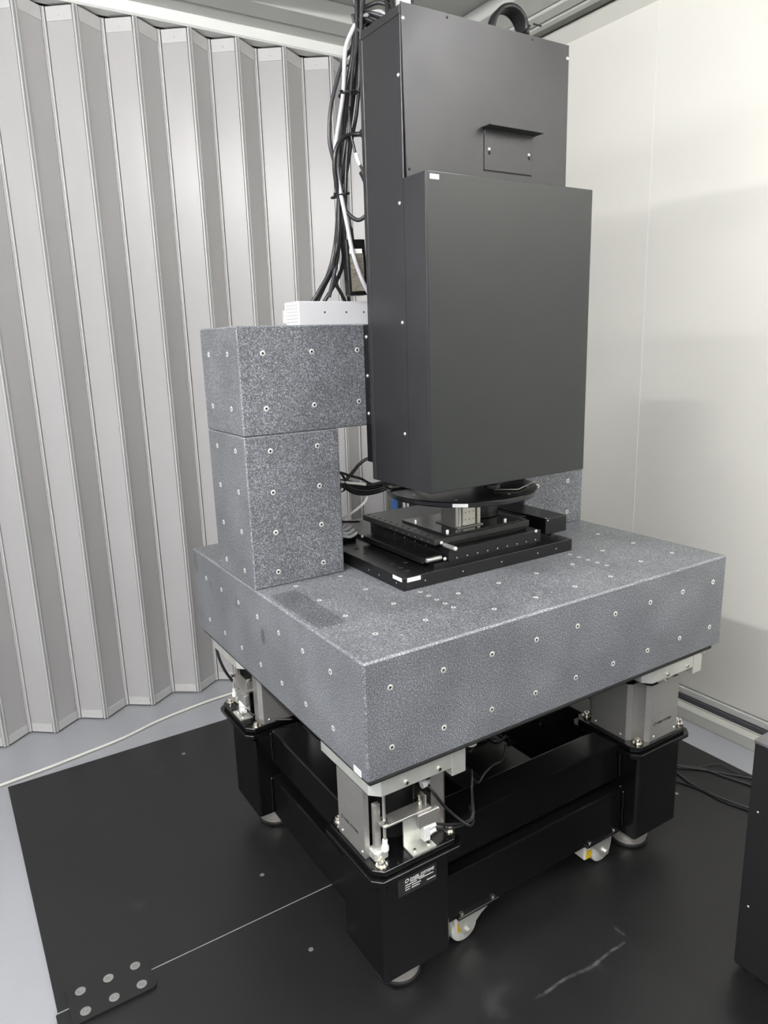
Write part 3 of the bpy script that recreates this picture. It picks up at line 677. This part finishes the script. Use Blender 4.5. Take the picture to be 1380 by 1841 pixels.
for p in ((0.459, 0.478), (0.461, 0.340), (0.655, 0.338), (0.69, 0.52)): obj('post', lathe(bmesh.new(), [(0.0042, 1.0195), (0.0042, 1.028), (0.0034, 1.0295)], (*p, 0), n=14), SCREW, st, smooth=40)
# lift block
lf = obj('lift_foot', box(0.508, 0.596, 0.358, 0.455, 1.0195, 1.0225, 0.0008), STEEL, st)
obj('lift_body', box(0.524, 0.578, 0.372, 0.45, 1.0225, 1.098, 0.001), BLKA, st)
fpz = obj('lift_plate', box(0.530, 0.572, 0.362, 0.371, 1.024, 1.096, 0.001), CREAM, st)
for x in (0.538, 0.551, 0.564):
    for z in (1.04, 1.06): inst('hole', HOLE_S, fpz, (x, 0.3618, z), '-Y', 0.5)
obj('lift_rail', box(0.509, 0.519, 0.366, 0.43, 1.0225, 1.098, 0.001), STEEL, st)
obj('lift_rail', box(0.5205, 0.5275, 0.366, 0.43, 1.0225, 1.090, 0.001), CREAM, st)
obj('lift_rail', box(0.582, 0.593, 0.366, 0.43, 1.0225, 1.088, 0.001), CREAM, st)
obj('drum', cyl(bmesh.new(), 0.055, 1.0195, 1.098, (0.66, 0.455, 0), n=40, ch=0.002), BLKA, st, smooth=40)
dz = obj('disc', lathe(bmesh.new(), [(0.03, 1.096), (0.12, 1.096), (0.13, 1.103), (0.199, 1.103), (0.202, 1.106), (0.202, 1.115), (0.200, 1.117), (0.06, 1.117)], (0.572, 0.42, 0), n=96), BLKA, st, smooth=30)
for p in ((0.408, 0.410), (0.455, 0.295), (0.599, 0.262), (0.70, 0.30)): inst('screw', DOT, dz, (*p, 1.117), scale=1.8)
nv = Vector((-0.099, -0.12, 0)).normalized(); tv = Vector((0, 0, 1)).cross(nv)
pc = Vector((0.572, 0.42, 1.105)) + nv*0.2022
sticker(dz, tuple(pc - tv*0.019), tuple(tv), (0, 0, 1), 0.038, 0.0085, 1)
obj('clip', tube(bmesh.new(), [(0.595, 0.315, 1.121), (0.643, 0.276, 1.121), (0.745, 0.320, 1.123)], 0.0016, 6, 1), CREAM, dz)
# dampers and end stops
obj('damper', cyl(bmesh.new(), 0.0058, 0.378, 0.424, (0, 0.318, 0.968), 'X', 14, 0.001), STEEL, st, smooth=40)
obj('damper', cyl(bmesh.new(), 0.0058, 0.275, 0.322, (0.437, 0, 0.998), 'Y', 14, 0.001), STEEL, st, smooth=40)
for p, f in (((0.428, 0.308, 0.966), '-Y'), ((0.432, 0.327, 1.003), '-Y'), ((0.732, 0.299, 0.989), '-Y'), ((0.372, 0.62, 0.968), '-X'), ((0.437, 0.275, 0.998), '-Y')): inst('stop_screw', DOME, st, p, f, 1.2)
mh = obj('motor_housing', box(0.793, 0.874, 0.322, 0.64, 0.963, 1.009, 0.0018), BLKA, st)
obj('motor_bracket', box(0.752, 0.793, 0.40, 0.64, 0.957, 1.004, 0.001), BLKA, st)
obj('scale_strip', box(0.758, 0.762, 0.37, 0.50, 1.004, 1.0055), STEEL, st)
inst('screw', DOT, mh, (0.80, 0.330, 1.009), scale=1.6); inst('screw', DOT, mh, (0.800, 0.322, 1.004), '-Y', 1.2)
# ------------------------------------------------------------------ controller box and adapter
cb = thing('controller_box', 'white metal controller box lying on top of the crossbeam', 'controller', (0.31, 0.6, 1.5488))
obj('case', box(0.1815, 0.450, 0.560, 0.640, 1.5488, 1.6065, 0.0015), WBOX, cb)
for x in (0.253, 0.315, 0.366): inst('screw_hole', HOLE_S, cb, (x, 0.5598, 1.580), '-Y', 0.75)
vb = bmesh.new()
for i in range(8):
    for j in range(6): bx(vb, 0.1811, 0.1815, 0.569 + i*0.008, 0.574 + i*0.008, 1.556 + j*0.008, 1.5595 + j*0.008)
tag(obj('vent_slots', vb, PRINT, cb), kind='stuff')
obj('connector', box(0.174, 0.1815, 0.632, 0.640, 1.556, 1.588, 0.001), SCREW, cb)
# power adapter hanging behind the column
ad = thing('power_adapter', 'black laptop style power adapter hanging behind the column', 'adapter', (0.345, 0.56, 1.62))
A = Matrix.Translation((0.343, 0.553, 1.690)) @ Euler((0.0, math.radians(-2), math.radians(-12))).to_matrix().to_4x4()
def adp(name, bm, mm, par=ad):
    bmesh.ops.transform(bm, matrix=A, verts=bm.verts); return obj(name, bm, mm, par)
body = adp('body', box(-0.026, 0.026, -0.010, 0.022, -0.070, 0.064, 0.004, 2), BLKA)
adp('label', box(-0.017, 0.018, -0.0106, -0.010, -0.060, 0.030), LBL, body); adp('white_label', box(-0.017, 0.016, -0.0108, -0.010, 0.030, 0.041), STICK, body)
adp('strain_relief', lathe(bmesh.new(), [(0.0075, 0.062), (0.0065, 0.075), (0.005, 0.092)], (-0.004, 0.006, 0), n=14), RUB)
# ------------------------------------------------------------------ cables
def cable(pts, r, mm, label, group=None, name='cable', cat='cable', n=8, sub=6):
    return tag(obj(name, tube(bmesh.new(), pts, r, n, sub), mm), label, cat, group)
GB = 'cables in the bundle beside the column'; LB = 'black cable in the hanging bundle left of the column'
cable([(0.469, 0.56, 2.26), (0.452, 0.575, 2.284), (0.413, 0.585, 2.271), (0.389, 0.585, 2.251), (0.373, 0.585, 2.227), (0.355, 0.585, 2.186), (0.346, 0.585, 2.099), (0.33, 0.585, 2.027), (0.318, 0.585, 1.971), (0.316, 0.58, 1.913), (0.320, 0.572, 1.862), (0.323, 0.555, 1.795), (0.330, 0.54, 1.716), (0.350, 0.535, 1.657), (0.378, 0.54, 1.612), (0.396, 0.545, 1.575)], 0.0054, GCAB, 'thick light grey cable running down the hanging bundle', GB)
cable([(0.396, 0.6, 2.224), (0.379, 0.6, 2.197), (0.359, 0.6, 2.172), (0.335, 0.6, 2.117), (0.317, 0.6, 2.06), (0.31, 0.6, 2.003), (0.312, 0.6, 1.972), (0.32, 0.6, 1.942), (0.329, 0.6, 1.901), (0.333, 0.6, 1.863), (0.328, 0.6, 1.80), (0.319, 0.6, 1.72), (0.30, 0.62, 1.62)], 0.0052, BCAB2, 'dark cable bowing out leftmost from the hanging bundle', GB)
bund = [
 [(0.423, 0.585, 2.42), (0.405, 0.585, 2.28), (0.384, 0.585, 2.229), (0.372, 0.585, 2.167), (0.358, 0.595, 2.098), (0.343, 0.595, 2.016), (0.332, 0.595, 1.94), (0.328, 0.595, 1.863), (0.32, 0.6, 1.771), (0.314, 0.61, 1.705), (0.288, 0.64, 1.644), (0.255, 0.66, 1.59)],
 [(0.432, 0.60, 2.42), (0.417, 0.60, 2.29), (0.398, 0.60, 2.221), (0.383, 0.605, 2.17), (0.369, 0.605, 2.101), (0.350, 0.605, 2.006), (0.337, 0.605, 1.928), (0.334, 0.605, 1.864), (0.331, 0.61, 1.772), (0.323, 0.62, 1.706), (0.302, 0.645, 1.651), (0.272, 0.66, 1.59)],
 [(0.423, 0.615, 2.42), (0.415, 0.615, 2.251), (0.408, 0.61, 2.201), (0.395, 0.61, 2.126), (0.379, 0.61, 2.049), (0.368, 0.61, 1.997), (0.352, 0.612, 1.919), (0.343, 0.612, 1.867), (0.342, 0.62, 1.774), (0.347, 0.62, 1.718), (0.338, 0.635, 1.672), (0.288, 0.655, 1.59)],
 [(0.405, 0.57, 2.40), (0.393, 0.575, 2.215), (0.388, 0.575, 2.154), (0.384, 0.575, 2.105), (0.373, 0.575, 2.042), (0.36, 0.575, 1.997), (0.348, 0.578, 1.939), (0.334, 0.585, 1.874), (0.325, 0.59, 1.822), (0.313, 0.59, 1.743), (0.308, 0.60, 1.704), (0.324, 0.625, 1.657), (0.352, 0.645, 1.629), (0.380, 0.66, 1.59)],
 [(0.40, 0.59, 2.40), (0.384, 0.58, 2.215), (0.372, 0.58, 2.153), (0.358, 0.575, 2.066), (0.349, 0.572, 2.003), (0.340, 0.575, 1.927), (0.336, 0.578, 1.86), (0.335, 0.59, 1.758), (0.350, 0.61, 1.692), (0.365, 0.635, 1.644), (0.384, 0.66, 1.59)],
 [(0.43, 0.63, 2.42), (0.41, 0.62, 2.26), (0.392, 0.62, 2.15), (0.372, 0.62, 2.06), (0.352, 0.622, 1.96), (0.342, 0.622, 1.865), (0.334, 0.63, 1.77), (0.318, 0.635, 1.70), (0.296, 0.655, 1.64), (0.262, 0.67, 1.59)],
]
for p, r in zip(bund, (0.0058, 0.0055, 0.0052, 0.0048, 0.0050, 0.0058)): cable(p, r, BCAB, LB, GB)
cable([(0.387, 0.525, 1.995), (0.368, 0.55, 1.997), (0.345, 0.562, 1.995), (0.324, 0.565, 1.983), (0.309, 0.568, 1.959), (0.305, 0.572, 1.921), (0.313, 0.577, 1.872), (0.319, 0.582, 1.847), (0.316, 0.585, 1.769), (0.314, 0.60, 1.70)], 0.0058, BCAB, 'black cable curving from the column socket into the bundle')
tag(obj('cable_plug', cyl(bmesh.new(), 0.011, 0.481, 0.545, (0.372, 0, 1.997), 'Y', 16, 0.002), RUB, smooth=40), 'stubby black plug on the back of the column', 'plug')
cable([(0.351, 0.57, 2.06), (0.348, 0.56, 1.998), (0.352, 0.555, 1.968), (0.355, 0.55, 1.943), (0.362, 0.545, 1.925), (0.369, 0.54, 1.908)], 0.0032, BCAB, 'thin black sensor lead with white marker above the inline connector')
tag(obj('cable_marker', tube(bmesh.new(), [(0.3535, 0.5495, 1.953), (0.357, 0.548, 1.938), (0.362, 0.545, 1.925)], 0.0048, 10, 3), WHITE), 'white sleeve marker on the thin sensor lead', 'marker')
bm = bmesh.new(); tube(bm, [(0.366, 0.542, 1.912), (0.372, 0.538, 1.896), (0.377, 0.535, 1.879)], 0.010, 8, 3); bx(bm, 0.362, 0.378, 0.527, 0.545, 1.898, 1.908, 0.002)
tag(obj('inline_connector', bm, RUB), 'black inline connector hanging at the column edge', 'connector')
cable([(0.377, 0.535, 1.879), (0.383, 0.535, 1.862), (0.384, 0.535, 1.845)], 0.0042, PINK, 'short pink and white wires below the inline connector')
cable([(0.384, 0.535, 1.85), (0.384, 0.538, 1.834), (0.373, 0.54, 1.813), (0.355, 0.55, 1.80), (0.338, 0.56, 1.81), (0.326, 0.57, 1.83), (0.324, 0.58, 1.86), (0.33, 0.585, 1.93)], 0.0052, BCAB2, 'dark cable looping up to the inline connector')
cable([(0.326, 0.575, 1.87), (0.330, 0.568, 1.831), (0.337, 0.563, 1.806), (0.338, 0.560, 1.782)], 0.0028, BCAB, 'thin lead entering the top of the power adapter')
def tie(c, rx, ry, label):
    bm = bmesh.new(); tube(bm, [(c[0] + rx*math.cos(2*PI*k/16), c[1] + ry*math.sin(2*PI*k/16), c[2] + 0.003*math.cos(2*PI*k/16)) for k in range(17)], 0.0024, 6, 2)
    bx(bm, c[0] - rx - 0.006, c[0] - rx, c[1] - ry*0.3 - 0.003, c[1] - ry*0.3 + 0.003, c[2] - 0.003, c[2] + 0.003)
    tag(obj('cable_tie', bm, RUB), label, 'cable tie')
tie((0.362, 0.59, 2.095), 0.021, 0.028, 'upper black cable tie around the hanging bundle')
tie((0.329, 0.592, 1.862), 0.017, 0.034, 'lower black cable tie around the hanging bundle')
GT = 'cables on top of the column'
cable([(0.452, 0.54, 2.18), (0.456, 0.55, 2.281), (0.462, 0.56, 2.31), (0.48, 0.57, 2.42)], 0.0055, BCAB, 'black cable rising straight up behind the column top', GT)
cable([(0.464, 0.53, 2.18), (0.468, 0.545, 2.293), (0.473, 0.56, 2.315), (0.50, 0.57, 2.42)], 0.0055, BCAB, 'black cable rising straight up behind the column top', GT)
cable([(0.385, 0.60, 2.42), (0.394, 0.6, 2.313), (0.399, 0.6, 2.294), (0.414, 0.59, 2.281), (0.43, 0.57, 2.274), (0.455, 0.53, 2.25), (0.46, 0.49, 2.21)], 0.005, BCAB2, 'dark cable swooping from the bundle over the column top edge')
cable([(0.40, 0.61, 2.27), (0.411, 0.61, 2.289), (0.434, 0.60, 2.302), (0.457, 0.58, 2.306), (0.485, 0.55, 2.28), (0.49, 0.50, 2.21)], 0.005, BCAB2, 'dark cable arching across behind the column top edge')
cable([(0.382, 0.59, 2.27), (0.385, 0.585, 2.248), (0.387, 0.58, 2.237), (0.398, 0.57, 2.227), (0.41, 0.55, 2.215), (0.42, 0.5, 2.19)], 0.004, BCAB2, 'short thin dark cable looping beside the column top corner')
for i in range(4):
    x = 0.415 + i*0.016
    cable([(x - 0.035, 0.60, 2.235 + 0.006*i), (x - 0.015, 0.59, 2.262 + 0.006*i), (x + 0.005, 0.56, 2.252 + 0.004*i), (x + 0.012, 0.52, 2.21), (x + 0.015, 0.49, 2.186)], 0.0048, BCAB, 'black cable bending over the back edge of the column top', GT)
tag(obj('cable_connector', box(0.3415, 0.362, 0.316, 0.345, 2.184, 2.214, 0.002), SCREW), 'shiny metal connector standing on the column lid corner', 'connector')
tag(obj('cable_connector', cyl(bmesh.new(), 0.008, 2.184, 2.215, (0.375, 0.34, 0), n=14), RUB, smooth=40), 'small black round connector standing on the column lid', 'connector')
# coil on the column lid
cl = bmesh.new()
def coil(c, R0, turns, r):
    pts = []
    for k in range(turns*20 + 1):
        a = 2*PI*k/20; rr = R0 + 0.004*math.sin(k*0.61) - 0.004*(k/(turns*20)); off = (k/(turns*20) - 0.5)*0.045
        pts.append((c[0] + rr*1.0*math.cos(a) + off*0.4, c[1] + off, c[2] + rr*math.sin(a)))
    tube(cl, pts, r, 8, 2)
coil((0.806, 0.515, 2.277), 0.058, 6, 0.0068)
tag(obj('cable_coil', cl, BCAB), 'coiled black cable hanging behind the column top at the right', 'cable coil')
bm = bmesh.new(); tube(bm, [(0.853 + 0.013*math.cos(2*PI*k/12), 0.515 + 0.034*math.sin(2*PI*k/12), 2.292 + 0.010*math.cos(2*PI*k/12)) for k in range(13)], 0.0022, 6, 2); bx(bm, 0.868, 0.896, 0.48, 0.484, 2.30, 2.303)
tag(obj('cable_tie', bm, RUB), 'black cable tie round the coil behind the column top', 'cable tie')
cable([(0.700, 0.500, 2.19), (0.712, 0.498, 2.225), (0.728, 0.496, 2.262)], 0.0055, WCAB, 'short white cable end beside the coil behind the column top')
# cables crossing behind the stage
GS = 'cables slung from the left pillar to the column'
cable([(0.27, 0.65, 1.17), (0.311, 0.62, 1.159), (0.34, 0.62, 1.147), (0.377, 0.62, 1.133), (0.409, 0.62, 1.115), (0.45, 0.61, 1.113), (0.49, 0.58, 1.16)], 0.0035, BCAB, 'thin black cable running above the slung bundle behind the stage')
cable([(0.295, 0.63, 1.10), (0.309, 0.62, 1.12), (0.329, 0.62, 1.139), (0.342, 0.62, 1.15), (0.372, 0.62, 1.176), (0.394, 0.61, 1.191), (0.418, 0.59, 1.196), (0.453, 0.56, 1.202)], 0.0045, BCAB, 'black cable arching upward from the slung bundle to the column')
sl = [[(0.27, 0.65, 1.146), (0.296, 0.62, 1.141), (0.31, 0.62, 1.137), (0.329, 0.62, 1.133), (0.362, 0.62, 1.122), (0.402, 0.62, 1.113), (0.445, 0.61, 1.118), (0.477, 0.585, 1.126), (0.508, 0.56, 1.145)]]
for i in range(8):
    k = i % 4; q = i//4
    cable([(x, y + 0.008*q + 0.004*k, z - 0.0085*k*(1.0 if 0.33 < x < 0.47 else 0.55) - 0.004*q) for x, y, z in sl[0]], 0.0047, BCAB2 if k % 2 == 0 else BCAB, 'black cable sagging in the slung bundle behind the stage', GS)
cable([(0.30, 0.615, 1.137), (0.33, 0.612, 1.130), (0.362, 0.610, 1.123), (0.385, 0.612, 1.117)], 0.0040, WCAB, 'short white cable section lying along the slung bundle')
cable([(0.421, 0.65, 1.112), (0.413, 0.645, 1.086), (0.397, 0.64, 1.062), (0.366, 0.65, 1.037), (0.337, 0.67, 1.015), (0.30, 0.70, 0.985), (0.27, 0.72, 0.945)], 0.0042, WCAB, 'white cable hanging in a curve down behind the stage')
cable([(0.374, 0.5, 1.135), (0.39, 0.5, 1.123), (0.402, 0.5, 1.120), (0.427, 0.5, 1.119), (0.454, 0.49, 1.124), (0.48, 0.45, 1.15)], 0.003, BCAB, 'thin black cable just above the disc under the column')
tag(obj('cable_tie', lathe(bmesh.new(), [(0.026, -0.004), (0.027, 0), (0.026, 0.004)], (0.318, 0.635, 1.128), 'X', 14, caps=False), RUB), 'black cable tie holding the slung bundle near the pillar', 'cable tie')
# clutter on the slab behind the stage
GC = 'white cables piled behind the stage'
for i in range(7):
    y = 0.645 + i*0.017; z = 0.958 + 0.006*(i % 3)
    cable([(0.258, y + 0.03, z), (0.285, y + 0.004*(i % 2), z + 0.012), (0.315, y + 0.014, z + 0.016), (0.345, y, z + 0.008), (0.382, y + 0.02, z + 0.010)], 0.0046, WHITE, 'white cable in the small pile on the slab beside the left pillar', GC)
cable([(0.27, 0.78, 0.92), (0.30, 0.74, 0.985), (0.33, 0.72, 1.0), (0.37, 0.70, 0.995), (0.41, 0.70, 0.99)], 0.0035, BCAB, 'thin black cable looping over the white cable pile')
for p, lb_ in (((0.265, 0.30, 0.68, 0.72, 0.9475, 0.952), 'flat black terminal block under the white cable pile'), ((0.315, 0.375, 0.66, 0.70, 0.9475, 0.960), 'low black connector housing beside the white cable pile')):
    tb = thing('terminal_block', lb_, 'terminal block', ((p[0] + p[1])/2, (p[2] + p[3])/2, p[4]))
    obj('body', box(*p, 0.0015), BLKA, tb)
    for k in range(3): inst('screw', DOME, tb, (p[0] + 0.008 + k*0.012, p[2] + 0.012, p[5]), scale=0.8)
# cables at the near isolator
cable([(0.222, 0.119, 0.511), (0.232, 0.10, 0.492), (0.257, 0.098, 0.451), (0.288, 0.085, 0.412), (0.312, 0.07, 0.390), (0.34, 0.09, 0.385), (0.36, 0.13, 0.388)], 0.0036, BCAB, 'black hose drooping from the white port of the near isolator')
cable([(0.217, 0.082, 0.429), (0.256, 0.085, 0.408), (0.30, 0.085, 0.393), (0.335, 0.09, 0.393), (0.344, 0.10, 0.424), (0.351, 0.11, 0.459), (0.37, 0.13, 0.46), (0.41, 0.155, 0.42), (0.434, 0.16, 0.434), (0.47, 0.17, 0.439), (0.519, 0.19, 0.424), (0.56, 0.22, 0.44)], 0.0030, BCAB, 'thin black tube from the upper valve fitting along the front beam')
cable([(0.217, 0.082, 0.415), (0.255, 0.085, 0.396), (0.305, 0.085, 0.386), (0.339, 0.09, 0.39), (0.350, 0.105, 0.43), (0.356, 0.115, 0.466), (0.372, 0.135, 0.478), (0.385, 0.15, 0.46)], 0.0030, BCAB, 'thin black tube from the lower valve fitting looping over the beam')
for k, pts in enumerate(([(0.55, 0.25, 0.44), (0.58, 0.34, 0.42), (0.64, 0.44, 0.40), (0.72, 0.47, 0.32), (0.78, 0.47, 0.26), (0.84, 0.49, 0.22)], [(0.50, 0.30, 0.40), (0.60, 0.38, 0.38), (0.70, 0.42, 0.30), (0.76, 0.44, 0.29), (0.79, 0.46, 0.24)], [(1.00, 0.52, 0.40), (0.99, 0.51, 0.27), (0.978, 0.50, 0.216), (0.972, 0.50, 0.135)], [(0.985, 0.50, 0.42), (0.972, 0.50, 0.28), (0.955, 0.49, 0.21), (0.945, 0.48, 0.12)])):
    cable(pts, 0.006, BCAB, 'black cable hanging in the dark under the slab', 'cables under the slab')
# cable at the left rear isolator
cable([(0.05, 0.985, 0.655), (0.040, 0.99, 0.62), (0.042, 0.98, 0.56), (0.055, 0.97, 0.51), (0.075, 0.96, 0.47)], 0.0045, BCAB, 'black hose coming down from the slab to the left rear isolator')
cable([(0.078, 0.868, 0.41), (0.09, 0.85, 0.40), (0.105, 0.83, 0.395), (0.14, 0.80, 0.388), (0.19, 0.77, 0.386)], 0.0034, BCAB, 'black hose leaving the left rear isolator along the mount plate')
# floor cables
cable([(-1.0, 1.55, 0.006), (-0.75, 1.57, 0.006), (-0.593, 1.592, 0.006), (-0.45, 1.61, 0.006), (-0.304, 1.635, 0.006), (-0.15, 1.665, 0.006), (-0.007, 1.715, 0.006), (0.13, 1.745, 0.006), (0.274, 1.765, 0.006), (0.5, 1.77, 0.006), (0.8, 1.75, 0.006)], 0.0055, WCAB, 'white cable lying on the grey floor along the partition')
F = 0.0135
cable([(1.30, 0.40, F), (1.422, 0.324, F), (1.439, 0.295, F), (1.464, 0.265, F), (1.492, 0.229, F), (1.51, 0.167, F), (1.536, 0.086, F), (1.57, -0.05, F)], 0.0035, BCAB2, 'thicker black floor cable running toward the mesh cabinet, just below the thin wire')
cable([(1.35, 0.38, F), (1.427, 0.287, F), (1.471, 0.247, F), (1.515, 0.191, F), (1.574, 0.11, F), (1.605, 0.065, F + .002), (1.65, -0.02, 0.004)], 0.0025, BCAB2, 'thin black floor cable nearest to the grey floor strip')
cable([(1.397, 0.329, F), (1.395, 0.264, F), (1.383, 0.197, F), (1.391, 0.11, F), (1.415, 0.025, F), (1.435, -0.033, F), (1.46, -0.15, F)], 0.0036, BCAB2, 'black floor cable bending in front of the right post')
cable([(1.25, 0.33, F), (1.329, 0.267, F), (1.356, 0.236, F), (1.378, 0.164, F), (1.381, 0.089, F), (1.402, 0.021, F), (1.43, -0.10, F)], 0.0032, RUB, 'matt black floor cable lying closest to the right post')
cable([(1.43, 0.272, F + .006), (1.487, 0.240, F + .006), (1.539, 0.232, F), (1.561, 0.221, F), (1.568, 0.204, F), (1.562, 0.159, F), (1.575, 0.118, F + .006)], 0.0014, BCAB2, 'fine grey wire making a small hump on the black floor')
# ------------------------------------------------------------------ other furniture
mcab = thing('mesh_cabinet', 'black perforated metal cabinet cut off by the right edge of the picture', 'cabinet', (1.05, -0.65, 0.010))
obj('side_panel', box(0.820, 0.824, -0.995, -0.305, 0.030, 0.612), MESHM, mcab)
obj('side_panel', box(1.296, 1.300, -0.995, -0.305, 0.030, 0.612), MESHM, mcab)
obj('back_panel', box(0.824, 1.296, -0.306, -0.302, 0.030, 0.612), MESHM, mcab)
obj('door', box(0.824, 1.296, -0.999, -0.994, 0.030, 0.612), MESHM, mcab)
obj('top_panel', box(0.819, 1.301, -1.0, -0.301, 0.612, 0.622, 0.002), mat('cabinet_top_lit', (0.10, 0.10, 0.10), 0.35), mcab)  # lit look of the top put into a lighter grey
obj('bottom_panel', box(0.824, 1.296, -0.994, -0.306, 0.024, 0.030), BLKA, mcab)
for x in (0.85, 1.27):
    for y in (-0.96, -0.34): obj('foot', cyl(bmesh.new(), 0.018, 0.010, 0.026, (x, y, 0), n=16), RUB, mcab)
for p in ((0.820, -0.325, 0.45), (0.820, -0.325, 0.20), (0.820, -0.36, 0.52)): inst('screw', DOME, mcab, p, '-X', 0.6)
# blue cabinet half hidden behind the machine
bc = thing('blue_cabinet', 'blue and black cabinet half hidden behind the stage in the corner', 'cabinet', (1.2, 1.60, 0.0))
obj('blue_side', box(1.060, 1.074, 1.50, 1.53, 0.03, 0.93, 0.001), BLUE, bc)
obj('body', prism(bmesh.new(), [(1.074, 1.50), (1.42, 1.50), (1.42, 1.72), (1.26, 1.72), (1.11, 1.535), (1.074, 1.53)], 0.03, 0.93), mat('navy_black', (0.010, 0.014, 0.03), 0.5), bc)
for x in (1.100, 1.118): obj('upright', box(x, x + 0.008, 1.490, 1.50, 0.05, 0.92), ALU, bc)
for x in (1.10, 1.40):
    for y in (1.52, 1.70): obj('foot', cyl(bmesh.new(), 0.016, 0.0, 0.03, (x, y, 0), n=12), RUB, bc)
# tube light fixtures
for (x, y, z, ln, e), lbl in zip(TUBES, ('ceiling tube light fixture left of the machine, the longest one', 'ceiling tube light fixture behind the camera on the right')):
    lf_ = thing('tube_fixture', lbl, 'lamp', (x, y, z))
    obj('housing', box(x - 0.05, x + 0.05, y - ln/2 - 0.05, y + ln/2 + 0.05, z, 2.79, 0.004), WBOX, lf_)
    for s in (-1, 1): obj('end_cap', box(x - 0.05, x + 0.05, y + s*(ln/2 + 0.02) - 0.012, y + s*(ln/2 + 0.02) + 0.012, z - 0.085, z), WBOX, lf_)
    obj('tube', cyl(bmesh.new(), 0.034, y - ln/2, y + ln/2, (x, 0, z - 0.045), 'Y', 16), emis('tube_glow', (1.0, 0.988, 0.972), e), lf_, smooth=40)
